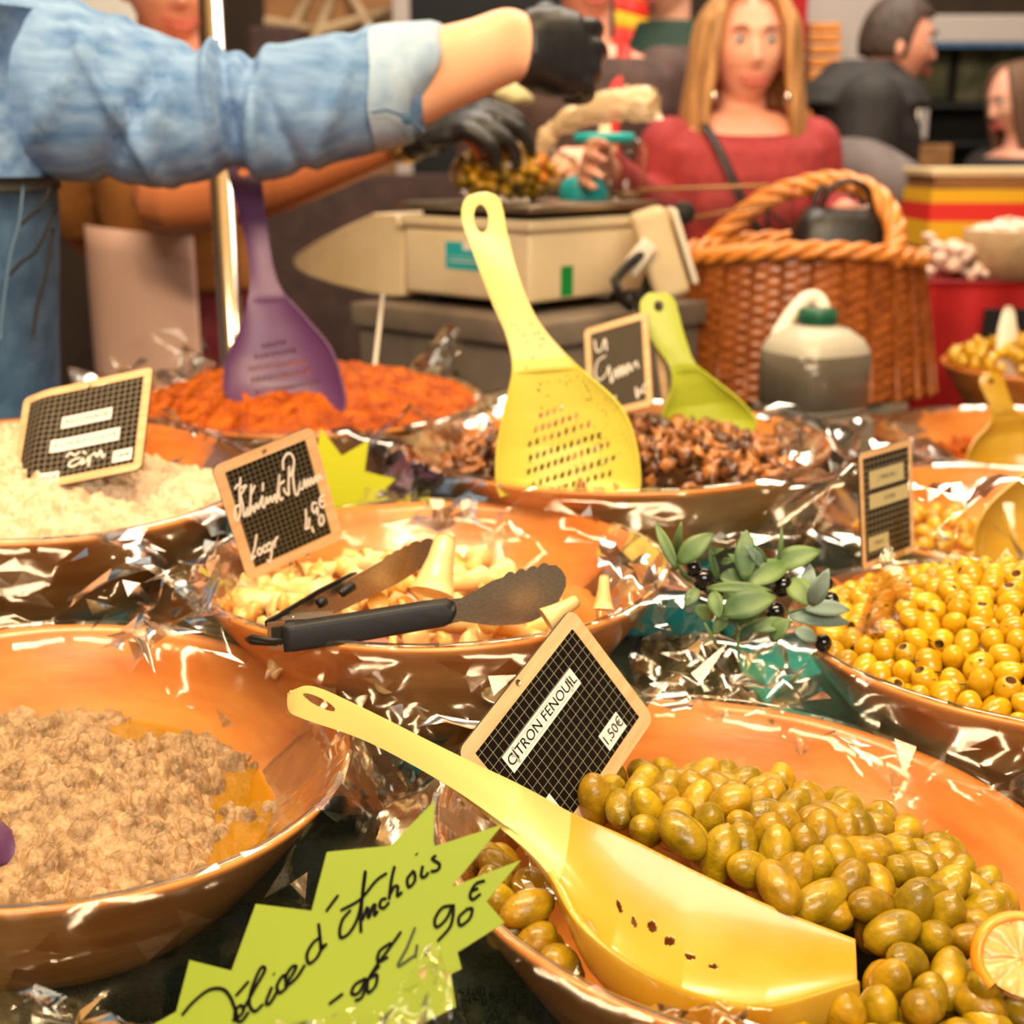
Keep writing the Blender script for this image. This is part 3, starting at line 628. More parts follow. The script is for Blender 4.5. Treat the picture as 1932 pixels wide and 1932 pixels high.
scoop('slotted_spoon', 'purple slotted spoon standing upright in the orange paste', rails_px(st, list(np.linspace(1.775, 1.635, 14))), 'purple', [0, 0, 0, 0, 0, 0, 0, .002, .012, .020, .024, .024, .02, .014], (0, 1, -.1), h, 240, 130, .003)
st = [((1225, 553), (1255, 552)), ((1210, 566), (1272, 566)), ((1207, 585), (1280, 590)), ((1216, 620), (1287, 618)), ((1238, 655), (1297, 650)), ((1262, 690), (1312, 685)), ((1268, 730), (1350, 718)), ((1252, 775), (1398, 757)), ((1243, 808), (1425, 792)), ((1250, 840), (1420, 825))]
scoop('slotted_spoon', 'lime green spoon standing behind the small chalk sign', rails_px(st, 1.64), 'lime', [0, 0, 0, 0, 0, .001, .008, .018, .02, .016], (0, 1, -.1), [(1243, 578, 9, 10, 0)], 120, 50, .0028)
st = [((1858, 703), (1880, 702)), ((1848, 715), (1893, 715)), ((1850, 730), (1898, 730)), ((1868, 770), (1912, 765)), ((1866, 800), (1936, 790)), ((1838, 832), (1962, 815)), ((1823, 868), (1975, 860)), ((1832, 905), (1970, 900))]
scoop('slotted_spoon', 'short yellow spoon in the bowl at the right edge', rails_px(st, 1.86), 'yel2', [0, 0, 0, .001, .008, .018, .02, .016], (0, 1, -.1), [(1870, 720, 6, 5, 0)], 100, 44, .003)
st = [((2010, 800), (2050, 830)), ((1985, 850), (2030, 880)), ((1925, 900), (2030, 930)), ((1868, 950), (2030, 985)), ((1840, 1000), (2020, 1035)), ((1838, 1050), (2000, 1080))]
scoop('slotted_spoon', 'wide yellow scoop half under shiny cellophane at the right edge', rails_px(st, 1.42), 'yel2', [0, .004, .016, .022, .022, .016], (0, 1, -.3), [], 80, 40, .003)
V, F = tube([P(1898, 705, 2.40), P(1899, 650, 2.40), P(1901, 620, 2.40), P(1903, 590, 2.40), P(1903, 577, 2.40)], [.017, .019, .018, .012, .006], 16, flat=.3)
tag(ob('spatula', me('spatula', [v - P(1898, 705, 2.40) for v in V], F, 'white'), None, T(P(1898, 705, 2.40))), 'white plastic spatula handle standing in the yellow pickles', 'spatula')
# tongs
def strip(pts_top, pts_bot, th, side):
    """upright plate through pairs of points, of the given thickness"""
    V = []; k = len(pts_top); s = Vector(side).normalized() * th / 2
    for a, b in zip(pts_top, pts_bot): V += [a - s, a + s, b + s, b - s]
    F = [(i * 4 + j, i * 4 + (j + 1) % 4, (i + 1) * 4 + (j + 1) % 4, (i + 1) * 4 + j) for i in range(k - 1) for j in range(4)]
    return V, F + [(0, 3, 2, 1), ((k - 1) * 4, (k - 1) * 4 + 1, (k - 1) * 4 + 2, (k - 1) * 4 + 3)]
o0 = P(520, 1200, .985); t = thing('tongs', 'steel kitchen tongs with black handles resting open on the mushroom bowl', 'tongs', T(o0))
lc = lambda V: [v - o0 for v in V]
def scal(x0, x1, y0, y1, n, amp):
    out = []
    for i in range(n * 6 + 1):
        u = i / (n * 6); out.append((x0 + (x1 - x0) * u, y0 + (y1 - y0) * u - amp * abs(sin(pi * i / 6))))
    return out
def jaw(top, bot, d0, d1):
    n = len(top); tp = [P(*top[i], d0 + (d1 - d0) * i / (n - 1)) for i in range(n)]
    bx = np.linspace(bot[0][0], bot[-1][0], n); by = np.interp(bx, [b[0] for b in bot], [b[1] for b in bot])
    return tp, [P(bx[i], by[i], d0 + (d1 - d0) * i / (n - 1)) for i in range(n)]
def jaw(out, x0, d0, x1, d1, side):
    """flat sheet steel jaw cut along an outline, leaning back evenly from depth d0 at column x0 to d1 at x1"""
    pts = [P(x, y, d0 + (d1 - d0) * (x - x0) / (x1 - x0)) - o0 for x, y in out]; k = len(pts); n = Vector(side).normalized() * .0006
    bm = bmesh.new(); A = [bm.verts.new(p - n) for p in pts]; B = [bm.verts.new(p + n) for p in pts]; bm.faces.new(A); bm.faces.new(B[::-1])
    for i in range(k): bm.faces.new((A[i], B[i], B[(i + 1) % k], A[(i + 1) % k]))
    bmesh.ops.triangulate(bm, faces=[f for f in bm.faces if len(f.verts) > 4]); bmesh.ops.recalc_face_normals(bm, faces=bm.faces[:]); d = bpy.data.meshes.new('jaw'); bm.to_mesh(d); bm.free(); d.materials.append(M['steel']); ob('jaw', d, t)
jaw([(835, 1132), (870, 1128), (900, 1112), (928, 1096), (946, 1090)] + scal(950, 1035, 1088, 1066, 4, 7) + [(1048, 1066), (1060, 1076), (1068, 1090), (1068, 1106), (1060, 1124), (1050, 1142), (1030, 1160), (1005, 1172), (980, 1178), (930, 1180), (870, 1172), (835, 1180)], 835, .992, 1066, 1.03, (.3, 1, 0))
jaw([(515, 1172), (600, 1122), (680, 1080), (712, 1062), (722, 1056)] + scal(724, 770, 1054, 1030, 3, 4) + scal(772, 815, 1028, 1018, 2, 5) + [(823, 1022), (825, 1034), (817, 1052), (790, 1076), (745, 1104), (690, 1130), (610, 1168), (520, 1206)], 515, .998, 825, 1.115, (1, .6, 0))
def handle_bar(tops, bots, ds, depth, m):
    g = G(); A = [(P(*a, d), P(*b, d)) for a, b, d in zip(tops, bots, ds)]; rows = []
    for (a, b) in A:
        c = (a + b) / 2; h = (a - b) / 2; s = Vector((.15, 1, 0)).normalized() * depth / 2
        rows.append([c + h * (abs(cos(q)) ** .35 * (1 if cos(q) > 0 else -1)) + s * (abs(sin(q)) ** .35 * (1 if sin(q) > 0 else -1)) for q in np.linspace(0, 2 * pi, 24, endpoint=False)])
    n = len(rows); g.add([v for r in rows for v in r], gridF(n, 24, False, True) + [tuple(range(24))[::-1], tuple((n - 1) * 24 + j for j in range(24))]); return g
g = handle_bar([(537, 1176), (560, 1174), (700, 1152), (800, 1136), (840, 1131), (854, 1138), (859, 1148)], [(541, 1227), (560, 1226), (700, 1204), (800, 1186), (840, 1179), (854, 1172), (859, 1162)], [.978, .979, .984, .988, .990, .9905, .991], .014, 'rubber')
ob('handle', me('handle', lc(g.V), g.F, 'rubber'), t)
g = handle_bar([(501, 1170), (520, 1160), (600, 1112), (660, 1082), (672, 1080)], [(503, 1182), (520, 1170), (600, 1121), (660, 1090), (672, 1085)], [.995, .998, 1.03, 1.055, 1.06], .006, 'rubber'); ob('handle', me('handle', lc(g.V), g.F, 'rubber'), t)
V, F = strip([P(504, 1175, .99), P(538, 1172, .978)], [P(507, 1224, .99), P(541, 1226, .978)], .003, (0, 1, 0)); ob('hinge_frame', me('hinge_frame', lc(V), F, 'steel', False), t)
V, F = strip([P(512, 1184, .985), P(531, 1182, .976)], [P(513, 1214, .985), P(532, 1216, .976)], .003, (0, 1, 0)); ob('hinge_plug', me('hinge_plug', lc(V), F, 'black', False), t)
V, F = box(.016, .004, .0015); ob('spring_plate', me('spring_plate', lc([P(580, 1163, 1.0) + Vector((v.x * 2.4, v.y * 4, v.z + v.x * .1)) for v in V]), F, 'steel', False), t)
for (a, b) in (((642, 1120, 1.037), (668, 1104, 1.047)), ((600, 1140, 1.021), (614, 1133, 1.026))):
    V, F = tube([P(*a), P(*a).lerp(P(*b), .1), P(*a).lerp(P(*b), .9), P(*b)], [.002, .0042, .0042, .002], 10); ob('rubber_plug', me('rubber_plug', lc(V), F, 'rubber'), t)
V, F = tube([P(540, 1209, .975), P(510, 1208, .973), P(475, 1202, .972), P(467, 1206, .976), P(474, 1212, .98), P(510, 1214, .982), P(535, 1214, .985)], .0022, 8); ob('pull_ring', me('pull_ring', lc(V), F, 'rubber'), t)
V, F = lathe([(.0004, .001), (.0016, .0008), (.0019, 0)], 10); ob('rivet', me('rivet', lc([P(553, 1164, .985) + Vector(v) for v in V]), F, 'steel'), t)

# ------------------------------------------------------------------ signs
def text_mesh(txt, size, shear=0, space=1):
    c = bpy.data.curves.new('t', 'FONT'); c.body = txt; c.size = size; c.shear = shear; c.space_character = space; c.align_x = 'CENTER'; c.align_y = 'CENTER'; c.resolution_u = 3
    o = bpy.data.objects.new('t', c); COL.objects.link(o); bpy.context.view_layer.update()
    d = bpy.data.meshes.new_from_object(o.evaluated_get(bpy.context.evaluated_depsgraph_get())); V = [v.co.copy() for v in d.vertices]; F = [tuple(p.vertices) for p in d.polygons]
    bpy.data.objects.remove(o); bpy.data.curves.remove(c); bpy.data.meshes.remove(d); return V, F
def ribbon(strokes, w, mw_inv=None, z=.0012, taper=.55):
    """pen strokes as narrow raised ribbons in the plane of a sign"""
    g = G()
    for s in strokes:
        pts = catmull([(p[0], p[1], 0) for p in s], 7); k = len(pts); V = []
        for i, p in enumerate(pts):
            d = (pts[min(i + 1, k - 1)] - pts[max(i - 1, 0)]); d = d.normalized() if d.length > 1e-9 else Vector((1, 0, 0)); nn = Vector((-d.y, d.x, 0))
            ww = w * (taper + (1 - taper) * (.5 + .5 * abs(nn.dot(Vector((.7, .7, 0)))))) * (.75 if i in (0, k - 1) else 1)
            V += [p + nn * ww + Vector((0, 0, z)), p - nn * ww + Vector((0, 0, z)), p - nn * ww, p + nn * ww]
        F = [(i * 4 + j, i * 4 + (j + 1) % 4, i * 4 + 4 + (j + 1) % 4, i * 4 + 4 + j) for i in range(k - 1) for j in range(4)]; g.add(V, F)
    return g
def rrect(w, h, r, n=6):
    out = []
    for cx, cy, a0 in ((w / 2 - r, h / 2 - r, 0), (-w / 2 + r, h / 2 - r, pi / 2), (-w / 2 + r, -h / 2 + r, pi), (w / 2 - r, -h / 2 + r, 1.5 * pi)):
        out += [(cx + r * cos(a0 + pi / 2 * i / n), cy + r * sin(a0 + pi / 2 * i / n)) for i in range(n + 1)]
    return out
class Sign:
    def __init__(s, label, tl, tr, br, d, border, slate='slate', warp=None):
        A, B, E_ = P(*tl, d[0]), P(*tr, d[1]), P(*br, d[2]); C = A + E_ - B
        s.w, s.h = (B - A).length, (C - A).length; x = (B - A).normalized(); y = (A - C); y = (y - x * y.dot(x)).normalized(); z = x.cross(y)
        s.mw = frame((B + C) / 2, x, y, z); s.inv = s.mw.inverted(); s.warp = warp; s.z = z; s.o = (B + C) / 2
        s.t = thing('chalkboard_sign', label, 'sign', s.mw); w, h, b = s.w, s.h, border * s.h
        # frame of four mitred rails round the board, rounded at the corners
        n = 10; out = []; inn = []
        o_ = rrect(w, h, b * .75); m = len(o_)
        for (px, py) in o_: inn.append((max(-w / 2 + b, min(w / 2 - b, px)), max(-h / 2 + b, min(h / 2 - b, py))))
        def dense(L):
            r = []
            for i in range(len(L)):
                p, q = L[i], L[(i + 1) % len(L)]; k = 14 if (Vector(p) - Vector(q)).length > .02 else 1
                r += [(p[0] + (q[0] - p[0]) * j / k, p[1] + (q[1] - p[1]) * j / k) for j in range(k)]
            return r
        oo = []; ii = []
        for i in range(m):
            p, q = o_[i], o_[(i + 1) % m]; a, c = inn[i], inn[(i + 1) % m]; k = 14 if math.hypot(p[0] - q[0], p[1] - q[1]) > .02 else 1
            for j in range(k):
                u = j / k; oo.append((p[0] + (q[0] - p[0]) * u, p[1] + (q[1] - p[1]) * u)); ii.append((a[0] + (c[0] - a[0]) * u, a[1] + (c[1] - a[1]) * u))
        N = len(oo); V = [(x_, y_, .0012) for x_, y_ in ii] + [(x_, y_, .0012) for x_, y_ in oo] + [(x_, y_, -.0012) for x_, y_ in oo]
        F = [(i, N + i, N + (i + 1) % N, (i + 1) % N) for i in range(N)] + [(N + i, 2 * N + i, 2 * N + (i + 1) % N, N + (i + 1) % N) for i in range(N)]
        s.part('frame', V, F, ['rim', 'edge'], [0] * N + [1] * N)
        q = 24; V = []; zz = .0008
        for i in range(q):
            for j in range(q): V.append((-(w / 2 - b) + (w - 2 * b) * i / (q - 1), -(h / 2 - b) + (h - 2 * b) * j / (q - 1), zz))
        F = gridF(q, q); V += [(v[0], v[1], -.0010) for v in V]; F += [tuple(i + q * q for i in f)[::-1] for f in F]
        s.part('slate_panel', V, F, slate); s.b = b
    def part(s, name, V, F, m, fm=None, label=None):
        V = [Vector(v) for v in V]
        if s.warp: V = [v + Vector((0, 0, s.warp(v.x / s.w, v.y / s.h))) for v in V]
        o = ob(name, me(name, V, F, m, False, fm), s.t)
        if label: o['label'] = label
        return o
    def loc(s, px, py): v = s.inv @ PP(px, py, s.o, s.z); return (v.x, v.y)
    def strip(s, c, w, h, txt, size, ink='ink', paper='paper', ang=0, space=1, label=None, marks=None):
        R = Matrix.Rotation(ang, 4, 'Z'); V = []; k = 10
        for i in range(k):
            for j in (-1, 1): V.append(R @ Vector((-w / 2 + w * i / (k - 1), h / 2 * j, 0)) + Vector((c[0], c[1], .0013)))
        s.part('paper_label', V, gridF(k, 2), paper, None, label)
        V, F = text_mesh(txt, size, space=space); s.part('lettering', [R @ v + Vector((c[0], c[1], .0016)) for v in V], F, ink)
    def write(s, strokes, w, m='chalk'):
        g = ribbon([[s.loc(*p) for p in q] for q in strokes], w, z=.0018); s.part('handwriting', g.V, g.F, m)
    def screws(s, pts):
        for px, py in pts:
            x, y = s.loc(px, py); V, F = lathe([(.0003, .0012), (.0013, .0013), (.0021, .0020), (.0024, .0012)], 12); s.part('eyelet', [Vector(v) + Vector((x, y, 0)) for v in V], F, 'steel')
    def stick(s, x0, drop, r=.0012):
        V, F = tube([(x0, -s.h * .30, -.0022), (x0, -s.h / 2 - drop, -.0022)], r, 8); s.part('wire_pick', V, F, 'steel')

s1 = Sign('slate grid sign reading CITRON FENOUIL standing in the green olives', (860, 1420), (1077, 1146), (1232, 1355), (.857, .950, .977), .10)
c = s1.loc(1022, 1357); R1 = s1
s1.strip(c, (Vector(s1.loc(955, 1440)) - Vector(s1.loc(1088, 1278))).length, .0150, 'CITRON FENOUIL', .0112, space=1.0)
for dx in (-1, 1):                               # the two little flower clusters and hairlines printed at the ends of the label
    g = G(); rs = np.random.RandomState(4 + dx)
    for i in range(7):
        fx, fy = c[0] + dx * (.0368 + rs.uniform(-.0022, .0022)), c[1] + (i - 3) * .0017; r = .0009
        for q in range(5):
            a = q * 1.2566 + i; V, F = lathe([(.0001, .0002), (.00036, 0)], 6); g.add([Vector((v.x + fx + r * cos(a), v.y + fy + r * sin(a), v.z + .0017)) for v in V], F)
    s1.part('printed_flowers', g.V, g.F, 'ink')
for dy in (.0054, -.0052): s1.part('printed_line', [(c[0] - .030, c[1] + dy, .0016), (c[0] + .030, c[1] + dy, .0016), (c[0] + .030, c[1] + dy + .0002, .0016), (c[0] - .030, c[1] + dy + .0002, .0016)], [(0, 1, 2, 3)], 'greyink')
s1.strip(s1.loc(1154, 1380), .0265, .0150, '1,50€', .0112)
s1.strip(s1.loc(1034, 1528), .017, .0150, 'B', .0112)
s1.screws([(975, 1288), (1140, 1469), (1099, 1523)]); s1.stick(.012, .035)
s2 = Sign('slate sign with white handwriting, tilted, behind the tongs in the mushroom bowl', (398, 880), (588, 803), (647, 1015), (1.126, 1.17, 1.222), .085, 'slate3')
q = lambda L: [[(380 + x / 6.037, 800 + y / 6.037) for x, y in s] for s in L]
s2.write(q([[(370, 740), (410, 690), (450, 720), (500, 690)], [(438, 600), (426, 800), (436, 1000), (402, 1095), (372, 1040), (380, 950), (430, 920)], [(510, 690), (455, 780), (440, 810), (465, 920), (480, 1050), (520, 950), (505, 1040), (540, 1000)],
    [(560, 680), (552, 850), (540, 1040)], [(605, 690), (560, 800)], [(545, 1030), (580, 930), (595, 1000), (620, 900), (640, 960), (665, 880), (690, 820), (685, 920), (712, 940), (735, 830), (752, 900), (780, 820), (800, 885), (832, 800), (850, 890), (868, 700), (882, 570), (875, 780), (900, 860), (925, 830)],
    [(870, 700), (940, 640)], [(695, 660), (690, 760)], [(925, 520), (922, 420), (960, 345), (1010, 335), (1045, 400), (1040, 480), (1000, 600)], [(992, 470), (985, 700), (988, 800), (945, 770), (930, 720)], [(1045, 480), (1035, 600), (1060, 780), (1092, 790), (1120, 650), (1112, 720), (1150, 730), (1165, 630), (1190, 720), (1205, 620), (1230, 700), (1245, 610), (1270, 680), (1290, 590), (1312, 660), (1335, 580), (1365, 630)],
    [(1180, 960), (1187, 1080), (1180, 1190), (1222, 1160)], [(1222, 1060), (1215, 1190)], [(1245, 1160), (1270, 1230)], [(1310, 900), (1262, 900), (1255, 970), (1285, 1005), (1312, 940), (1318, 1040)], [(1350, 1030), (1332, 1090), (1350, 1150), (1385, 1110), (1375, 1040), (1345, 1030)],
    [(1390, 800), (1345, 840), (1340, 910), (1370, 945), (1405, 910)], [(1350, 880), (1390, 865)], [(622, 1250), (600, 1400), (562, 1540), (615, 1490)], [(650, 1400), (632, 1460), (660, 1485), (680, 1430), (650, 1400)], [(712, 1370), (692, 1430), (720, 1455), (742, 1400), (712, 1370)],
    [(790, 1345), (745, 1370), (742, 1435), (780, 1420), (795, 1350), (790, 1480), (770, 1570), (740, 1535)], [(812, 1320), (825, 1400), (832, 1330), (865, 1275)]]), .0010)
s2.screws([(498, 851), (548, 1064), (580, 1047)]); s2.stick(.0, .03)
wp = lambda u, v: -.007 * math.exp(-((u + .5) / .16) ** 2) * (1 if True else 0) * (1.0 - .5 * v) + .005 * math.exp(-((u + .32) / .12) ** 2 - ((v + .1) / .5) ** 2)
s3 = Sign('warped slate sign with paper labels standing in the garlic mash', (38, 748), (286, 694), (271, 885), (1.309, 1.277, 1.217), .075, 'slate2', wp)
s3.strip(s3.loc(165, 790), .056, .014, '[ AILLONADE ]', .0092, 'greyink'); s3.strip(s3.loc(162, 832), .076, .015, "[ À L'HUILE D'OLIVE ]", .0086, 'greyink')
s3.strip(s3.loc(232, 860), .021, .0135, '1,80€', .0072, 'greyink'); s3.strip(s3.loc(90, 905), .026, .0135, '100GR', .0080, 'greyink')
q3 = lambda L: [[(x / 5.855, 660 + y / 5.855) for x, y in s] for s in L]
s3.write(q3([[(740, 1200), (780, 1150), (840, 1170), (900, 1130)], [(900, 1200), (830, 1220), (770, 1270), (800, 1300), (870, 1270), (930, 1210), (910, 1270), (960, 1240), (1000, 1190), (985, 1300)], [(930, 1130), (960, 1160)], [(1010, 1180), (1060, 1150), (1080, 1190), (1120, 1120), (1140, 1190), (1175, 1160)]]), .0011)
s3.screws([(170, 730)])
s4 = Sign('small slate sign with white handwriting between the tall spoon and the lime spoon', (1103, 622), (1222, 588), (1233, 765), (1.67, 1.62, 1.587), .07, 'slate2')
q4 = lambda L: [[(640 + x / 2.927, 560 + y / 2.927) for x, y in s] for s in L]
s4.write(q4([[(1412, 240), (1425, 300), (1450, 295), (1470, 235), (1480, 300)], [(1475, 325), (1430, 360), (1418, 430), (1440, 462), (1480, 425), (1492, 385), (1500, 435), (1508, 475), (1530, 400), (1540, 450), (1552, 385), (1565, 440), (1575, 380), (1590, 430), (1600, 370), (1615, 410), (1640, 360), (1655, 395)],
    [(1640, 500), (1650, 560), (1660, 510)], [(1690, 480), (1672, 530), (1700, 520)], [(1530, 545), (1515, 600)]]), .0010)
s5 = Sign('film-wrapped slate sign with yellowed labels at the left of the yellow olives', (1618, 856), (1718, 828), (1724, 1040), (1.247, 1.30, 1.324), .055, 'slate2')
s5.strip(s5.loc(1671, 897), .058, .018, '[ TERROIR ]', .0062, 'greyink', 'paper2', .0); s5.strip(s5.loc(1676, 936), .066, .015, 'CORSE', .0060, 'greyink', 'paper2'); s5.strip(s5.loc(1656, 1022), .034, .015, '100GR', .0055, 'greyink', 'paper2')
a, b, c_, d_ = P(1693, 957, 1.21), P(1740, 1030, 1.20), P(1700, 1190, 1.10), P(1600, 1200, 1.10)
pts = []
for i in range(14):
    for j in range(10):
        u, v = i / 13, j / 9; p = a.lerp(d_, u).lerp(b.lerp(c_, u), v * min(1, .08 + u * 1.6)); k_ = 1 - 2 * abs(mnoise.noise(p * 22)); pts.append(p + Vector((.003, -.008, .004)) * k_)
tag(ob('film_flap', me('film_flap', pts, gridF(14, 10), 'flap'), None, None), 'pointed amber film flap standing in front of the wrapped sign', 'cellophane')
# back of a second little board leaning behind the small sign
V, F = box(.010, .003, .105, P(1250, 705, 1.66).to_tuple() and T(P(1250, 705, 1.66)) @ Matrix.Rotation(-.16, 4, 'Y')); tag(ob('wooden_pick', me('wooden_pick', V, F, 'rim', False)), 'thin wooden slat leaning behind the small handwritten slate sign', 'slat')

# neon star sign
def card(name, label, outline, d_top, d_bot, th, m):
    """a cut card standing in its plane, given by pixels at two depths"""
    A, B, C = P(600, 1600, d_top), P(900, 1600, d_top), P(600, 1900, d_bot); x = (B - A).normalized(); y = (A - C); y = (y - x * y.dot(x)).normalized(); z = x.cross(y); o = (A + C) / 2
    mw = frame(o, x, y, z); inv = mw.inverted(); L = [inv @ PP(px, py, o, z) for px, py in outline]; n = len(L)
    bm = bmesh.new(); vs = [bm.verts.new((v.x, v.y, th / 2)) for v in L]; f = bm.faces.new(vs); f.normal_update()
    if f.normal.z < 0: f.normal_flip()
    r = bmesh.ops.extrude_face_region(bm, geom=[f]); bmesh.ops.translate(bm, verts=[v for v in r['geom'] if isinstance(v, bmesh.types.BMVert)], vec=(0, 0, -th)); bmesh.ops.recalc_face_normals(bm, faces=bm.faces[:])
    d = bpy.data.meshes.new('card_board'); bm.to_mesh(d); bm.free(); d.materials.append(M[m]); d.materials.append(M['card'])
    for p in d.polygons: p.material_index = 1 if abs(p.normal.z) < .5 else 0
    t = thing(name, label, 'sign', mw); ob('card_board', d, t); return t, (lambda px, py: (lambda v: (v.x, v.y))(inv @ PP(px, py, o, z)))
star = [(820, 1511), (818, 1598), (948, 1556), (852, 1674), (983, 1623), (918, 1701), (952, 1741), (863, 1797), (871, 1828), (851, 1838), (860, 1900), (800, 1930), (790, 2040), (690, 1990), (600, 2050), (500, 1990), (400, 2040), (330, 1985), (230, 2000), (270, 1945), (333, 1909), (358, 1812), (437, 1832), (483, 1706), (588, 1719), (617, 1608), (737, 1596)]
t, L = card('star_sign', 'neon yellow-green starburst price card with black handwriting, at the front', star, .70, .655, .0012, 'neon')
q5 = lambda S_: [[L(300 + x / 2.76, 1500 + y / 2.76) for x, y in s] for s in S_]
g = ribbon(q5([[(120, 1150), (180, 1080), (260, 1018), (330, 1012), (370, 1050), (395, 1110), (405, 1150), (385, 1180)], [(390, 1175), (425, 1150), (442, 1120), (428, 1098), (402, 1120), (398, 1165), (430, 1180), (470, 1130)], [(400, 1050), (470, 970)],
    [(440, 1120), (500, 1010), (552, 915), (530, 905), (485, 1010), (472, 1090), (500, 1128), (545, 1090)], [(590, 1000), (560, 1080), (580, 1085), (625, 1010)], [(598, 932), (602, 936)], [(655, 960), (665, 940), (640, 950), (615, 1000), (630, 1032), (672, 1000)],
    [(655, 1000), (700, 930), (715, 895), (690, 900), (662, 950), (672, 990), (720, 950), (762, 885)], [(848, 740), (805, 770), (772, 830), (782, 878), (822, 850), (858, 780)], [(832, 670), (842, 770), (846, 805), (875, 775)], [(870, 610), (935, 522)],
    [(1000, 600), (958, 650), (942, 710), (952, 745), (1000, 710), (1045, 610), (1078, 400)], [(1075, 395), (1062, 500), (1052, 640), (1052, 720)], [(945, 605), (1050, 545), (1130, 450), (1188, 408)], [(1060, 655), (1086, 588), (1092, 642), (1112, 585), (1126, 576), (1122, 628), (1142, 606)], [(1186, 540), (1158, 550), (1150, 582), (1172, 590), (1200, 560)],
    [(1228, 372), (1212, 440), (1198, 548)], [(1203, 522), (1226, 480), (1244, 482), (1242, 528), (1268, 506)], [(1322, 402), (1294, 440), (1302, 482), (1332, 450), (1330, 408), (1314, 400)], [(1374, 370), (1366, 424), (1386, 428), (1404, 404)], [(1340, 308), (1344, 313)], [(1444, 316), (1424, 336), (1460, 362), (1452, 392), (1414, 402)],
    [(1532, 578), (1475, 590), (1437, 650), (1448, 690), (1498, 645), (1532, 575), (1520, 680), (1450, 765)], [(1600, 600), (1562, 640), (1570, 682), (1618, 645), (1630, 595), (1595, 600)], [(1698, 448), (1650, 466), (1620, 520), (1634, 546), (1676, 516)], [(1622, 504), (1664, 488)],
    [(1080, 955), (1022, 990), (1005, 1035), (1040, 1032), (1082, 960), (1060, 1050), (1020, 1075)], [(1150, 890), (1092, 960), (1090, 1030), (1128, 995), (1135, 940), (1100, 955)], [(1262, 712), (1200, 800), (1148, 870), (1090, 960)], [(1210, 770), (1150, 815), (1142, 870), (1195, 845)], [(885, 1092), (960, 1035)]]), .00098, z=.0003)
for v in g.V: v.z += .0009
ob('handwriting', me('handwriting', g.V, g.F, 'ink', False), t)
g = ribbon(q5([[(1335, 690), (1290, 800), (1245, 892), (1335, 835)], [(1345, 780), (1335, 850)], [(1405, 790), (1385, 838)]]), .00085, z=.0003)
for v in g.V: v.z += .0009
ob('faint_handwriting', me('faint_handwriting', g.V, g.F, 'herb', False), t)
# a second neon card half hidden behind the handwritten sign
o = P(650, 920, 1.44); star2 = [(-.020, .056), (-.002, .03), (.022, .045), (.018, .015), (.045, .008), (.022, -.015), (.035, -.045), (.005, -.03), (-.02, -.05), (-.03, 0)]
V = [Vector((x * .95, z * .15, z * .95)) + Vector((0, s, 0)) for s in (-.0006, .0006) for x, z in [(a * 1.35, b * 1.25) for a, b in star2]]; k = len(star2)
tag(ob('star_sign', me('star_sign', V, [tuple(range(k))[::-1], tuple(range(k, 2 * k))] + [(i, (i + 1) % k, k + (i + 1) % k, k + i) for i in range(k)], 'neon2', False), None, T(o)), 'bright yellow star card half hidden behind the tilted handwritten sign', 'sign')

# ------------------------------------------------------------------ weighing scale on its cloth covered box
zt = 1.35 - 2.05 * (sin(TH) + cos(TH) * (415 - 966) / FPX)
Fc = PZ(1000, 415, zt); e1 = (PZ(690, 401, zt) - Fc).normalized(); e2 = Vector((-e1.y, e1.x, 0)) * (-1 if (-e1.y * .2 + e1.x * .26) < 0 else 1)
e2 = Vector((e1.y, -e1.x, 0)) if e1.cross(Vector((0, 0, 1))).y > 0 else Vector((-e1.y, e1.x, 0))
zb = 1.35 - 2.05 * (sin(TH) + cos(TH) * (580 - 966) / FPX); hh = zt - zb; L1, L2 = .30, .33
mwS = frame((Fc.x, Fc.y, zb), e1, e2, (0, 0, 1)); invS = mwS.inverted()
t = thing('weighing_scale', 'beige market weighing scale with steel plate on the grey box', 'scale', mwS)
def fl(px, py):                                  # a pixel on the front left face, in scale coordinates
    v = invS @ PP(px, py, Fc, e2); return v
def fr(px, py): return invS @ PP(px, py, Fc, e1)
ob('body', me('body', *box(L1, L2, hh - .022, bev=.008, c=(L1 / 2, L2 / 2, (hh - .022) / 2)), 'beige'), t)
ob('upper_lip', me('upper_lip', *box(L1 + .008, L2 + .008, .020, bev=.006, c=(L1 / 2, L2 / 2, hh - .011)), 'beige'), t)
ol = [(548, 492), (556, 478), (600, 450), (645, 428), (690, 408), (700, 396), (725, 396), (740, 400), (757, 428), (757, 560), (735, 560), (690, 554), (620, 536), (575, 520), (556, 508)]
pts = [fl(*p) for p in ol]; k = len(pts); V = [Vector((p.x, .004, p.z)) for p in pts] + [Vector((p.x, .016 + .2 * min(1, max(.15, (fl(548, 490).x - p.x) / .1)), p.z)) for p in pts]
V = [Vector((v.x, v.y, min(v.z, hh - .001))) for v in V]
o = ob('side_cover', me('side_cover', V, [tuple(range(k)), tuple(range(k, 2 * k))[::-1]] + [(i, k + i, k + (i + 1) % k, (i + 1) % k) for i in range(k)], 'beige2', False), t)
bv = o.modifiers.new('round', 'BEVEL'); bv.width = .004; bv.segments = 2
ob('plate', me('plate', *box(L1 + .02, L2 + .02, .012, bev=.003, c=(L1 / 2, L2 / 2, hh + .016)), 'steel'), t)
ob('plate_carrier', me('plate_carrier', *box(L1 - .05, L2 - .05, .012, c=(L1 / 2, L2 / 2, hh + .004)), 'black', False), t)
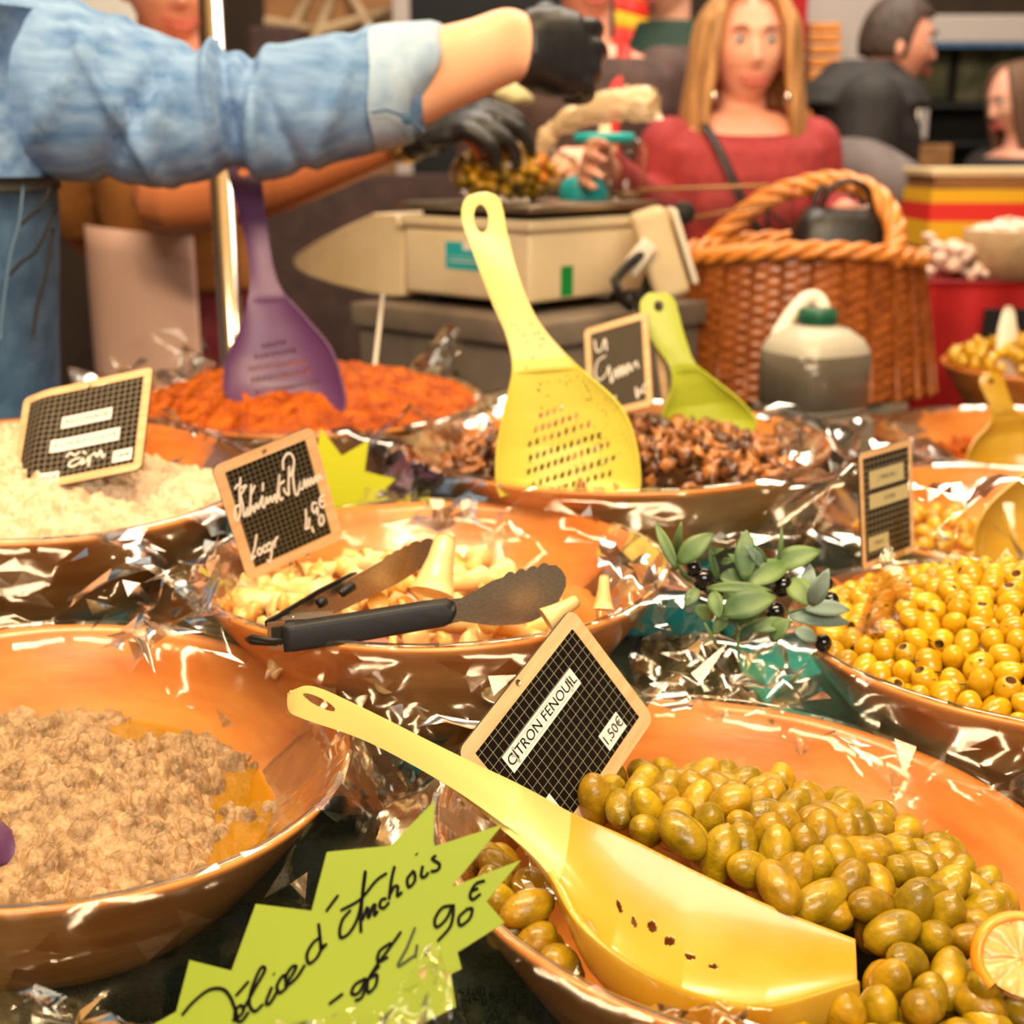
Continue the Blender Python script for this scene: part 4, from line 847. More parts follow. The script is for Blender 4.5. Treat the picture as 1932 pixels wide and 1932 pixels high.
def sticker(name, a, b, f, m, off, label=None):
    p, q = f(*a), f(*b)
    if f is fl: V = [(p.x, -off, p.z), (q.x, -off, p.z), (q.x, -off, q.z), (p.x, -off, q.z)]
    else: V = [(-off, p.y, p.z), (-off, q.y, p.z), (-off, q.y, q.z), (-off, p.y, q.z)]
    V = [Vector(v) for v in V]; n = (V[1] - V[0]).cross(V[2] - V[0]).normalized() * .0006
    o = ob(name, me(name, V + [v - n for v in V], [(0, 1, 2, 3), (4, 7, 6, 5), (0, 4, 5, 1), (1, 5, 6, 2), (2, 6, 7, 3), (3, 7, 4, 0)], m, False), t)
    if label: o['label'] = label
sticker('sticker', (841, 455), (915, 512), fl, 'tealS', .0010, 'teal sticker with a white corner field')
sticker('sticker_field', (874, 457), (912, 474), fl, 'paper', .0018); sticker('sticker_line', (850, 484), (905, 487), fl, 'paper', .0016); sticker('sticker_line', (850, 493), (905, 495), fl, 'paper', .0016)
sticker('sticker', (1058, 503), (1080, 557), fr, 'greenS', .0010, 'green strip sticker')
sticker('groove', (747, 428), (766, 431), fl, 'black', .0006)
for (x, y) in ((.04, .04), (L1 - .04, .04), (.04, L2 - .04), (L1 - .04, L2 - .04)): ob('foot', me('foot', *lathe([(.001, -.018), (.016, -.018), (.018, -.012), (.014, .001), (.001, .001)], 16, T((x, y, 0))), 'black'), t)
# customer display on the right
c = P(1242, 478, 2.16); mwD = frame(invS @ c, Matrix.Rotation(.0, 3, 'Z') @ Vector((.80, .52, .0)).normalized(), Vector((-.52, .80, 0)).normalized(), (0, 0, 1))
R_ = (mwS.to_3x3().inverted() @ Matrix.Rotation(-.33, 3, 'Y')).to_4x4(); mwD = T(invS @ c) @ R_
ob('display_head', me('display_head', *box(.060, .10, .150, mwD, .012), 'beige2'), t)
ob('display_face', me('display_face', *box(.010, .085, .13, mwD @ T((.042, 0, 0)), .004), 'white'), t)
V, F = lathe([(.001, .012), (.016, .012), (.019, .004), (.019, -.012), (.001, -.012)], 16, T(invS @ P(1290, 402, 2.12)) @ R_ @ Matrix.Rotation(pi / 2, 4, 'X')); ob('pivot_knob', me('pivot_knob', V, F, 'black'), t)
V, F = box(.062, .012, .030, T(invS @ P(1205, 486, 2.10)) @ R_ @ Matrix.Rotation(-.6, 4, 'Y'), .004); ob('bracket', me('bracket', V, F, 'white'), t)
V, F = tube([invS @ P(*p) for p in ((1212, 478, 2.10), (1185, 500, 2.08), (1160, 530, 2.06), (1168, 560, 2.06), (1190, 580, 2.10))], .008, 10); ob('cable', me('cable', V, F, 'rubber'), t)
V, F = tube([(lambda v: Vector((v.x, v.y, -.012)))(invS @ P(1200, 590, 2.2)), invS @ P(1225, 560, 2.19), invS @ P(1235, 510, 2.17)], [.03, .02, .016], 12); ob('display_post', me('display_post', V, F, 'black'), t)
# box under the scale
zq = zb - .0185
o = ob('cloth_box', me('cloth_box', *box(.44, .44, zq - .80 - .045, bev=.006, c=(.15, .17, -(zq - .80 - .045) / 2 - .045)), 'greybox'), None, frame((Fc.x, Fc.y, zq), e1, e2, (0, 0, 1)))
tag(o, 'grey cloth covered box carrying the board under the scale', 'box')
o = ob('wooden_board', me('wooden_board', *box(.46, .46, .042, bev=.004, c=(.15, .17, -.022)), 'greybox'), None, frame((Fc.x, Fc.y, zq), e1, e2, (0, 0, 1)))
tag(o, 'thick greyish board lying between the weighing scale and the cloth box', 'board')
V, F = tube([P(722, 556, 2.0), P(716, 610, 1.97), P(706, 700, 1.93), P(704, 716, 1.92)], .0035, 8); tag(ob('white_rod', me('white_rod', V, F, 'white')), 'thin white rod standing in the orange paste below the scale', 'rod')

# steel pole on the left
px = P(428, 500, 2.12); V, F = lathe([(.001, .0), (.034, 0), (.034, .012), (.0195, .02), (.0195, 1.75), (.001, 1.75)], 24)
tag(ob('steel_pole', me('steel_pole', V, F, 'chrome'), None, T((px.x, px.y, .80))), 'shiny steel tent pole behind the purple spoon', 'pole')

# jug with green cap
c = P(1536, 700, 2.02); zj = .955; mwJ = T((c.x, c.y, zj)) @ Matrix.Rotation(.5, 4, 'Z')
t = thing('plastic_jug', 'cloudy plastic jug with green cap and grey liquid before the wicker basket', 'jug', mwJ)
def sq(prof, n=40, p=.55):
    V = []
    for i in range(n):
        a = 2 * pi * i / n
        for r, z, k in prof:
            q = p * k + (1 - k); V.append(Vector((r * (abs(cos(a)) ** q) * (1 if cos(a) > 0 else -1), r * (abs(sin(a)) ** q) * (1 if sin(a) > 0 else -1), z)))
    return V, gridF(n, len(prof), True)
htop = P(1555, 604, 2.02).z - zj; hs = P(1555, 655, 2.02).z - zj
ob('bottle_body', me('bottle_body', *sq([(.001, 0, 1), (.066, 0, 1), (.072, .008, 1), (.073, hs * .6, 1), (.072, hs, 1), (.064, hs + .016, .9), (.045, hs + .032, .6), (.027, htop - .004, 0), (.027, htop + .002, 0)]), 'jugp'), t)
ob('liquid', me('liquid', *sq([(.001, .004, 1), (.068, .006, 1), (.0735, .012, 1), (.0742, hs * .6, 1), (.0735, hs - .004, 1), (.001, hs - .003, 1)]), 'jugliq'), t)
g = G().add(*lathe([(.028, htop - .003), (.029, htop), (.029, htop + .018), (.027, htop + .021), (.001, htop + .021)], 32))
for i in range(24): a = 2 * pi * i / 24; g.add(*box(.003, .003, .017, T((.029 * cos(a), .029 * sin(a), htop + .009)) @ Matrix.Rotation(a, 4, 'Z')))
g.obj('cap', 'cap', t)
inv = mwJ.inverted(); V, F = tube(catmull([inv @ P(1462, 660, 2.02), inv @ P(1470, 630, 2.03), inv @ P(1500, 585, 2.04), inv @ P(1527, 562, 2.05), inv @ P(1548, 570, 2.05), inv @ P(1560, 612, 2.04)], 5), .0125, 12); ob('grip', me('grip', V, F, 'white'), t)
tag(ob('display_riser', me('display_riser', *box(.16, .16, zj - .80, bev=.004), 'greybox', False), None, T((c.x, c.y, (zj + .80) / 2))), 'grey cloth covered riser under the plastic jug', 'riser')

# wicker basket
bc = P(1500, 480, 2.42); zr = bc.z; zb_ = .905; mwB = T((bc.x, bc.y, zb_)); hb = zr - zb_
t = thing('wicker_basket', 'brown wicker basket with arched plaited handle behind the jug', 'basket', mwB)
def oval(u, v, off=0):                           # u round the basket, v from foot to rim
    a, b = .235 + .035 * (1 - v) * (.4 if cos(u) < 0 else 1.35) + off, .15 + .01 * (1 - v) + off
    dip = .022 * cos(2 * u) * v
    return Vector((a * cos(u), b * sin(u), hb * v + dip * -.6))
rows, cols = 54, 168; V = []
for i in range(cols):
    u = 2 * pi * i / cols
    for j in range(rows):
        v = j / (rows - 1); w = .0042 * sin(i * pi / 3 + (j // 2) * pi) * (1 if j % 2 else .35); V.append(oval(u, v, w))
wo = ob('woven_wall', me('woven_wall', V, gridF(cols, rows, True), 'wicker'), t)
sd = wo.modifiers.new('thickness', 'SOLIDIFY'); sd.thickness = .006
V, F = lathe([(.001, .004), (1, .004), (1, -.002), (.001, -.002)], 40); ob('bottom', me('bottom', [Vector((v.x * .262, v.y * .155, v.z)) for v in V], F, 'wicker'), t)
for s in range(28):
    u = 2 * pi * s / 28; V, F = tube([oval(u, .01, .0055), oval(u, .35, .006), oval(u, .7, .006), oval(u, .99, .0055)], .0042, 6); ob('stake', me('stake', V, F, 'wicker'), t)
for s in range(3):                               # plaited rim
    pts = []
    for i in range(151):
        u = 2 * pi * i / 150; q = u * 11 + s * 2.094; b_ = oval(u, 1.0, .004); n_ = Vector((cos(u), sin(u), 0)); pts.append(b_ + n_ * cos(q) * .0085 + Vector((0, 0, .006 + sin(q) * .009)))
    V, F = tube(pts, .0088, 8, False); ob('rim_strand', me('rim_strand', V, F, 'wickerL'), t)
inv = mwB.inverted(); hp = catmull([inv @ P(*p) for p in ((1330, 474, 2.56), (1372, 432, 2.54), (1440, 378, 2.50), (1520, 350, 2.46), (1590, 343, 2.42), (1650, 366, 2.38), (1685, 415, 2.35), (1690, 462, 2.33), (1684, 496, 2.31))], 14)
for s in range(4):
    pts = []
    for i, p in enumerate(hp):
        tn = (hp[min(i + 1, len(hp) - 1)] - hp[max(i - 1, 0)]).normalized(); a_ = tn.cross(Vector((0, 1, 0))).normalized(); b_ = tn.cross(a_); q = i * .22 + s * pi / 2; pts.append(p + (a_ * cos(q) + b_ * sin(q)) * .0105)
    V, F = tube(pts, .0115, 8); ob('handle_strand', me('handle_strand', V, F, 'wickerL'), t)
tag(ob('display_riser', me('display_riser', *box(.40, .26, zb_ - .003 - .80, bev=.004), 'greybox', False), None, T((bc.x, bc.y, (zb_ - .003 + .80) / 2))), 'grey cloth covered riser under the wicker basket', 'riser')
# handbag standing in the basket
b0 = P(1585, 455, 2.42); b0.z = zb_ + .008; hz = P(1585, 392, 2.42).z - b0.z
t = thing('handbag', 'black leather handbag standing inside the wicker basket', 'bag', T(b0))
V, F = sq([(.001, 0, 1), (.085, 0, 1), (.092, .02, 1), (.09, hz * .6, .9), (.078, hz * .9, .8), (.06, hz, .7), (.001, hz - .004, .7)], 36); ob('bag_body', me('bag_body', [Vector((v.x * 1.15, v.y * .8, v.z)) for v in V], F, 'leather'), t)
for s in (-1, 1):
    V, F = tube(catmull([(-.05, s * .03, hz - .01), (-.035, s * .035, hz + .035), (.0, s * .035, hz + .05), (.035, s * .035, hz + .035), (.05, s * .03, hz - .01)], 5), .006, 8); ob('strap', me('strap', V, F, 'leather'), t)
V, F = lathe([(.001, 0), (.014, 0), (.016, .01), (.016, .15), (.012, .19), (.007, .22), (.007, .25), (.001, .25)], 20); bb = P(1648, 470, 2.36); bb.z = zb_ + .006
tag(ob('glass_bottle', me('glass_bottle', V, F, 'grey'), None, T(bb)), 'pale bottle neck poking up inside the basket at its right end', 'bottle')

# clear acrylic guard right of the scale
V, F = box(.34, .012, .075, T(P(1325, 385, 2.30)) @ Matrix.Rotation(.12, 4, 'Z')); t = thing('acrylic_guard', 'clear acrylic guard with edge glow coloured amber right of the scale', 'guard', T(P(1325, 385, 2.30)))
q = T(P(1325, 385, 2.30)).inverted(); ob('acrylic_sheet', me('acrylic_sheet', [q @ v for v in V], F, 'acryl', False), t)
V, F = tube([q @ P(1205, 359, 2.30), q @ P(1450, 350, 2.34)], .0035, 8); ob('upper_edge', me('upper_edge', V, F, 'acrylglow'), t)
V, F = tube([q @ P(1300, 412, 2.30), q @ P(1460, 384, 2.33)], .003, 8); ob('lower_edge', me('lower_edge', V, F, 'acrylglow'), t)
for x_, y_ in ((1215, 400), (1258, 398)):
    a_ = P(x_, y_, 2.32); V, F = tube([a_, (a_.x, a_.y, .80)], .005, 8); ob('guard_post', me('guard_post', [q @ v for v in V], F, 'chrome'), t)

# ------------------------------------------------------------------ people
def head_pieces(g, mw, wide=1.0, jaw=1.0, mouth_open=0):
    """skull, face and ears about the head centre, facing -Y; half height .115"""
    nu, nv = 72, 54; V = []
    def bump(x, z, cx, cz, sx, sz): return math.exp(-((x - cx) / sx) ** 2 - ((z - cz) / sz) ** 2)
    for i in range(nu):
        for j in range(nv + 1):
            a = 2 * pi * i / nu; b = pi * j / nv; sx = sin(b) * cos(a); sy = sin(b) * sin(a); sz = -cos(b)
            lo = max(0, -sz - .05); w = .077 * wide * (1 - .34 * jaw * lo ** 1.3); dp = .096 * (1 - .12 * lo)
            x, y, z = sx * w, sy * dp, sz * .118
            if sy > 0: y -= .028 * lo * sy * 2; z += .03 * lo * sy
            if sy < 0:
                f = min(1, -sy * 1.6)
                y -= f * (.021 * bump(x, z, 0, -.030, .012, .013) + .013 * bump(x, z, 0, -.008, .009, .024) + .004 * bump(x, z, 0, .034, .05, .012) + .008 * bump(x, z, 0, -.098, .026, .018)
                          + .007 * bump(x, z, 0, -.060, .022, .006) + .007 * bump(x, z, 0, -.074, .020, .006) + .006 * (bump(x, z, .042, -.028, .02, .018) + bump(x, z, -.042, -.028, .02, .018))
                          - .009 * (bump(x, z, .031, .012, .016, .011) + bump(x, z, -.031, .012, .016, .011)) - .003 * bump(x, z, 0, -.067, .024, .0035) - .003 * bump(x, z, 0, .012, .008, .01))
                y += f * .006 * max(0, 1 - abs(sx) * 1.2)
            V.append(mw @ Vector((x, y, z)))
    g.add(V, gridF(nu, nv + 1, True))
    for s in (-1, 1):
        g.add(*ellip((0, 0, 0), (.010, .019, .032), mw @ T((s * .078 * wide, .010, -.012)) @ Matrix.Rotation(s * .35, 4, 'Z') @ Matrix.Rotation(-.15, 4, 'X')))
        g.add(*ellip((0, 0, 0), (.007, .008, .010), mw @ T((s * .076 * wide, .004, -.038))))
def face_parts(t, mw, skin_lip='lip', brow='brow', smile=True, wide=1):
    for s in (-1, 1):
        ob('eye', me('eye', *ellip((0, 0, 0), (.0130, .0125, .0085), mw @ T((s * .031, -.0765, .011))), 'eye'), t)
        ob('iris', me('iris', *ellip((0, 0, 0), (.0055, .004, .0052), mw @ T((s * .031, -.0868, .011))), 'iris'), t)
        V, F = tube([mw @ Vector((s * x, y, z)) for x, y, z in ((.014, -.094, .030), (.026, -.095, .036), (.040, -.087, .035), (.049, -.078, .029))], [.002, .0036, .003, .0012], 8); ob('eyebrow', me('eyebrow', V, F, brow), t)
        V, F = tube([mw @ Vector((s * x, y, z)) for x, y, z in ((.018, -.0865, .016), (.031, -.0895, .0225), (.045, -.080, .015))], [.001, .0016, .001], 6); ob('eyelid', me('eyelid', V, F, brow), t)
    k = .0065 if smile else 0
    up = [(-.032, -.080, -.0635 + k), (-.014, -.0965, -.0610), (0, -.0995, -.0625), (.014, -.0965, -.0610), (.032, -.080, -.0635 + k)]
    lo_ = [(-.031, -.080, -.0650 + k), (-.014, -.0955, -.0715), (0, -.0985, -.0735), (.014, -.0955, -.0715), (.031, -.080, -.0650 + k)]
    g = G()
    for L, r in ((up, [.001, .0028, .0030, .0028, .001]), (lo_, [.001, .0034, .0040, .0034, .001])): g.add(*tube([mw @ p for p in catmull(L, 4)], list(np.interp(np.linspace(0, 4, 17), range(5), r)), 8))
    g.obj('lips', skin_lip, t)
def loft(rings, n=28, caps=True):
    """rings of (centre, half width vector, half depth vector)"""
    V = []
    for c, u, v in rings:
        c, u, v = Vector(c), Vector(u), Vector(v)
        for j in range(n): a = 2 * pi * j / n; V.append(c + u * (abs(cos(a)) ** .85 * (1 if cos(a) > 0 else -1)) + v * (abs(sin(a)) ** .85 * (1 if sin(a) > 0 else -1)))
    F = gridF(len(rings), n, False, True)
    if caps: F += [tuple(range(n))[::-1], tuple((len(rings) - 1) * n + j for j in range(n))]
    return V, F
def torso_rings(zs, sc=1, grow=0): return [((0, y * sc, z), ((w + grow) * sc, 0, 0), (0, (d + grow) * sc, 0)) for z, w, d, y in zs]
TORSO = [(.90, .165, .115, .01), (1.0, .150, .105, .005), (1.10, .140, .100, 0), (1.20, .155, .110, -.01), (1.30, .175, .115, -.005), (1.37, .180, .100, .005), (1.41, .150, .080, .012), (1.44, .080, .062, .016)]
def hand_pieces(g, mw, curl=.5, spread=.12, thumb=.6, k=1.0):
    """a right hand at its wrist, fingers towards +Y, palm down, thumb towards -X"""
    g.add(*ellip((0, .045 * k, 0), (.040 * k, .054 * k, .0155 * k), mw)); g.add(*ellip((-.012 * k, .034 * k, -.006 * k), (.027 * k, .036 * k, .017 * k), mw))
    for i, (x, L) in enumerate(((-.030, .076), (-.010, .084), (.011, .079), (.030, .062))):
        p = Vector((x, .088 - .006 * abs(i - 1), .001)) * k; a = spread * (i - 1.4); th = .12; pts = [Vector((x * .8, .055, 0)) * k, p]; rad = [.0105 * k, .0105 * k]
        for seg, f in ((.46, 1.0), (.30, .9), (.24, .75)):
            th += curl * f * (1 + .08 * i); d = Vector((sin(a) * cos(th), cos(a) * cos(th), -sin(th))); pts.append(pts[-1] + d * L * seg * k); rad.append((.0098 - .0014 * (len(pts) - 3)) * k)
        rad[-1] = .0055 * k; g.add(*tube([mw @ q for q in catmull(pts, 4)], list(np.interp(np.linspace(0, len(pts) - 1, (len(pts) - 1) * 4 + 1), range(len(pts)), rad)), 10))
    pts = [Vector(q) * k for q in ((-.018, .014, -.004), (-.040, .036, -.012), (-.052 + .012 * thumb, .062, -.016 - .016 * thumb), (-.050 + .028 * thumb, .086, -.018 - .030 * thumb))]
    g.add(*tube([mw @ q for q in catmull(pts, 4)], list(np.interp(np.linspace(0, 3, 13), range(4), [.013 * k, .0125 * k, .0108 * k, .0065 * k])), 10))
def arm_pts(g, pts, rad, n=14):
    g.add(*ellip(pts[0], (rad[0],) * 3)); g.add(*tube(catmull(pts, 5), list(np.interp(np.linspace(0, len(pts) - 1, (len(pts) - 1) * 5 + 1), range(len(pts)), rad)), n))
def person(label, x, y, turn, k, head, group=None):
    t = thing('person', label, 'person', T((x, y, 0)) @ Matrix.Rotation(turn, 4, 'Z') @ Matrix.Scale(k, 4)); return t
def body(t, skin, hm, arms=(), hands=(), wide=1, jaw=1, lower=True, voxel=.0065):
    g = G(); head_pieces(g, hm, wide, jaw); nk = hm @ Vector((0, .022, -.06))
    g.add(*tube([nk, nk.lerp(Vector((0, .02, 1.40)), .5), Vector((0, .018, 1.40)), Vector((0, .012, 1.34))], [.054, .054, .062, .09], 20)); g.add(*loft(torso_rings(TORSO)))
    if lower:
        for s in (-1, 1): arm_pts(g, [(s * .09, .01, .95), (s * .095, 0, .70), (s * .095, .01, .48), (s * .095, .025, .28), (s * .095, .02, .06)], [.088, .075, .052, .050, .036]); g.add(*ellip((s * .095, -.035, .035), (.042, .115, .035)))
    for pts, rad in arms: arm_pts(g, pts, rad)
    for mw, kw in hands: hand_pieces(g, mw, **kw)
    return weld(g.obj('body', skin, t), voxel, 1)
def legs_cloth(t, m):
    g = G(); g.add(*loft([((0, .01, z), (w, 0, 0), (0, d, 0)) for z, w, d in ((1.02, .158, .118), (.92, .178, .13), (.82, .178, .125))]))
    for s in (-1, 1): arm_pts(g, [(s * .088, .01, .90), (s * .097, 0, .70), (s * .098, .01, .48), (s * .098, .02, .10)], [.095, .088, .068, .058])
    return weld(g.obj('trousers', m, t), .010, 1)
def locks(t, hm, curves, m, name='hair'):
    g = G()
    for pts, rad in curves: g.add(*tube(catmull([hm @ Vector(p) for p in pts], 4), list(np.interp(np.linspace(0, len(pts) - 1, (len(pts) - 1) * 4 + 1), range(len(pts)), rad)), 8))
    return g.obj(name, m, t)
def hand_frame(wrist, fingers, palm):            # fingers direction, palm normal direction (both in the person's frame)
    y = Vector(fingers).normalized(); z = -Vector(palm); z = (z - y * z.dot(y)).normalized(); x = y.cross(z); return frame(wrist, x, y, z)

# woman in the maroon sweater
dW = 2.85; hc = P(1408, 92, dW); kW = hc.z / 1.575; t = person('smiling blond woman in a maroon sweater with a black shoulder strap', hc.x, hc.y, .10, kW, None); wi = t.matrix_basis.inverted()
hm = T((0, 0, 1.575)) @ Matrix.Rotation(-.06, 4, 'Z') @ Matrix.Scale(1.08, 4)
L_el, L_wr = wi @ P(1215, 385, 2.72), wi @ P(1130, 310, 2.35); R_el, R_wr = wi @ P(1640, 470, 2.80), wi @ P(1590, 400, 2.52)
hd = [(hand_frame(L_wr, wi.to_3x3() @ (P(1090, 300, 2.22) - P(1130, 310, 2.35)), (1, 0, -.3)), dict(curl=.35, thumb=.6)), (hand_frame(R_wr, wi.to_3x3() @ (P(1610, 395, 2.44) - P(1590, 400, 2.52)), (0, .3, -1)), dict(curl=.75, thumb=.9))]
arms = [([(-.165, .01, 1.36), (-.20, .0, 1.24), L_el, L_wr], [.055, .05, .040, .028]), ([(.165, .01, 1.36), (.20, .0, 1.22), R_el, R_wr], [.055, .05, .040, .028])]
body(t, 'skinR', hm, arms, hd, .98); face_parts(t, hm)
g = G(); g.add(*loft(torso_rings([(z, w, d, y) for z, w, d, y in TORSO if .95 < z < 1.32], 1, .014) + [((0, .0, 1.365), (.195, 0, 0), (0, .116, .008)), ((0, .008, 1.400), (.176, 0, 0), (0, .104, .020)), ((0, .012, 1.425), (.138, 0, 0), (0, .094, .036)), ((0, .014, 1.432), (.108, 0, 0), (0, .086, .042))]))
g.add(*ellip((-.065, -.085, 1.235), (.07, .06, .065))); g.add(*ellip((.065, -.085, 1.235), (.07, .06, .065)))
for pts, rad in arms: arm_pts(g, [pts[0], pts[1], pts[2], Vector(pts[2]).lerp(Vector(pts[3]), .86)], [.072, .066, .056, .042])
weld(g.obj('sweater', 'maroon', t), .008, 2); legs_cloth(t, 'blackcloth')
cs = []; rs = np.random.RandomState(8)
for s in (-1, 1):
    for i in range(34):
        u = i / 33; a = -.72 + u * 2.5 + rs.normal(0, .03)          # round the side of the head, from temple to nape
        x0, y0 = s * .078 * cos(a) * 1.06, .090 * sin(a); L = (.255 if u > .12 else .235) + rs.uniform(-.02, .015)
        cs.append(([(s * .012, -.062 + .11 * u, .112 - .02 * u * u), (s * .052, y0 * .75, .098), (x0 * 1.10 + s * .004, y0 * 1.08, .045), (x0 * 1.20 + s * .008, y0 * 1.12 + .004, -.05), (x0 * 1.30 + s * .014, y0 * 1.08 + .006, -.15), (x0 * 1.22 + s * .010 + rs.normal(0, .006), y0 * .98 - .004, -L + .08 * u * 0)], [.012, .016, .0165, .016, .0145, .004]))
locks(t, hm, cs, 'blond')
for s in (-1, 1):
    V, F = lathe([(.0002, -.014), (.007, -.008), (.009, 0), (.0065, .009), (.0015, .016), (.0003, .030)], 14, hm @ T((s * .076, -.066, -.098))); ob('earring', me('earring', V, F, 'chrome'), t)
sp = [(-.115, .02, 1.435), (-.100, -.085, 1.40), (-.060, -.150, 1.30), (-.01, -.165, 1.20), (.07, -.16, 1.12), (.155, -.10, 1.06)]
V, F = tube(catmull(sp, 6), .011, 8, flat=.35); ob('bag_strap', me('bag_strap', V, F, 'leather'), t)
V, F = tube(catmull([(.012, -.172, 1.235), (.05, -.172, 1.205), (.11, -.155, 1.155), (.17, -.09, 1.11)], 6), .008, 8, flat=.4); ob('bag_strap', me('bag_strap', V, F, 'leather'), t)
V, F = tube(catmull([(.012, -.172, 1.235), (.018, -.176, 1.19), (.028, -.174, 1.08)], 6), .009, 8, flat=.4); ob('bag_strap', me('bag_strap', V, F, 'leather'), t)
# man in profile
dM = 3.7; hc = P(1640, 82, dM); kM = hc.z / 1.535; t = person('dark-haired man in a black jacket seen in profile behind the woman', hc.x, hc.y, pi / 2 - .12, kM, None)
hm = T((0, -.075, 1.535)) @ Matrix.Rotation(.10, 4, 'X') @ Matrix.Scale(.98, 4); mi = t.matrix_basis.inverted()
arms = [([(-.18, .01, 1.37), (-.215, .02, 1.20), (-.20, -.02, 1.02), (-.13, -.20, .95)], [.058, .052, .040, .028]), ([(.18, .01, 1.37), (.215, .02, 1.20), (.20, .0, 1.02), (.14, -.16, .95)], [.058, .052, .040, .028])]
body(t, 'skinR', hm, arms, [(hand_frame((-.13, -.20, .95), (.3, -1, -.2), (0, 0, -1)), dict(curl=.5))], 1.0, .8); face_parts(t, hm, 'lip', 'black_hair', False)
g = G(); g.add(*loft(torso_rings([x for x in TORSO if .95 < x[0] < 1.43], 1, .03))); g.add(*loft([((0, .012, z), (w, 0, 0), (0, w, 0)) for z, w in ((1.37, .19), (1.425, .160), (1.46, .115), (1.49, .090))]))
for pts, rad in arms: arm_pts(g, pts, [.085, .075, .064, .052])
weld(g.obj('jacket', 'blackcloth', t), .009, 2); legs_cloth(t, 'blackcloth')
g = G(); V = []; nu, nv = 40, 20
for i in range(nu):
    for j in range(nv):
        a = 2 * pi * i / nu; b = .02 + (pi * (.60 if sin(a) > -.25 else .30 + .10 * max(0, 1 + (sin(a) + .25) / .3 * 1))) * j / (nv - 1); r_ = 1 + .03 * (1 - j / nv)
        V.append(hm @ Vector((.081 * r_ * sin(b) * cos(a), .100 * r_ * sin(b) * sin(a) + .001, .119 * cos(b) * 1.05 + .002)))
g.add(V, gridF(nu, nv, True)); ho = g.obj('hair', 'black_hair', t); sd = ho.modifiers.new('thickness', 'SOLIDIFY'); sd.thickness = .006
V, F = lathe([(.0004, .004), (.006, .003), (.009, 0), (.009, -.002)], 12, T((.10, -.155, 1.16)) @ Matrix.Rotation(pi / 2, 4, 'X')); ob('button', me('button', V, F, 'steel'), t)
V, F = tube(catmull([mi @ P(1585, 315, 3.55), mi @ P(1640, 335, 3.45), mi @ P(1705, 372, 3.38), mi @ P(1740, 405, 3.36)], 5), [.075, .080, .082, .085, .086, .086, .086, .085, .083, .082, .080, .076, .070, .062, .054, .045], 18); o = ob('sleeve', me('sleeve', V, F, 'greycloth'), t); o['label'] = 'bulky grey sleeve with the elbow pushed out'

# second vendor: ochre shirt, pale apron, tanned arm with gold watch, black glove
dV = 2.65; hc = P(312, -38, dV); kV = hc.z / 1.60; t = person('tanned vendor in an ochre shirt and pale apron behind the blue denim sleeve', hc.x, hc.y, .45, kV, None); vi = t.matrix_basis.inverted()
hm = T((0, -.03, 1.60)) @ Matrix.Rotation(.22, 4, 'X') @ Matrix.Scale(1.06, 4)
el, wr = vi @ P(470, 365, 2.38), vi @ P(792, 252, 2.16); el0 = vi @ P(300, 372, 2.5)
wl = [([(.175, .01, 1.36), el0, el, wr], [.056, .052, .050, .031]), ([(-.175, .01, 1.36), (-.20, .08, 1.22), (-.17, .17, 1.10), (-.06, .20, 1.05)], [.056, .05, .04, .03])]
gf = hand_frame(wr, vi.to_3x3() @ (P(970, 212, 2.09) - P(792, 252, 2.16)), vi.to_3x3() @ Vector((0.1, .5, -1)))
g = G(); head_pieces(g, hm, 1.05, .75); nk = hm @ Vector((0, .022, -.06)); g.add(*tube([nk, Vector((0, .02, 1.42)), Vector((0, .012, 1.34))], [.058, .064, .09], 20)); g.add(*loft(torso_rings(TORSO)))
for s in (-1, 1): arm_pts(g, [(s * .09, .01, .95), (s * .095, 0, .70), (s * .095, .01, .48), (s * .095, .025, .28), (s * .095, .02, .06)], [.088, .075, .052, .050, .036]); g.add(*ellip((s * .095, -.035, .035), (.042, .115, .035)))
for pts, rad in wl: arm_pts(g, pts, rad)
hand_pieces(g, gf, curl=.55, thumb=.8, k=1.0); hand_pieces(g, hand_frame((-.06, .20, 1.05), (1, .1, -.1), (0, 1, 0)), curl=.5); weld(g.obj('body', 'tanface', t), .0065, 1); face_parts(t, hm, 'lip', 'brow', True)
g = G(); hand_pieces(g, gf, curl=.55, thumb=.8, k=1.32); g.add(*tube([wr + (gf @ Vector((0, .05, 0)) - wr) * q for q in (-.45, -.1, .3, .7)], [.037, .036, .038, .036], 18)); weld(g.obj('glove', 'glove', t), .0045, 2)
g = G(); g.add(*loft(torso_rings([x for x in TORSO if .98 < x[0] < 1.43], 1, .016)))
arm_pts(g, [(.165, .01, 1.36), (Vector((.175, .01, 1.36)).lerp(el0, .5)), el0.lerp(el, .25)], [.078, .074, .070]); arm_pts(g, [(-.165, .01, 1.36), (-.20, .08, 1.22), (-.18, .14, 1.14)], [.078, .072, .068]); weld(g.obj('shirt', 'brownshirt', t), .008, 2)
legs_cloth(t, 'winered'); V = []
for i in range(24):
    for j in range(16): a = -3.25 + 1.62 * i / 23; z = 1.115 - .68 * j / 15; r_ = 1 + .05 * j / 15 + .02 * sin(a * 9 + j * .2) * j / 15; V.append(Vector((.19 * r_ * cos(a), .152 * r_ * sin(a), z - .02 * cos(a))))
o = ob('apron', me('apron', V, gridF(24, 16), 'apron'), t); o.modifiers.new('thickness', 'SOLIDIFY').thickness = .003
wd = (wr - el).normalized(); c_ = wr - wd * .028; ax_ = wd.orthogonal().normalized(); bx_ = wd.cross(ax_); g = G()
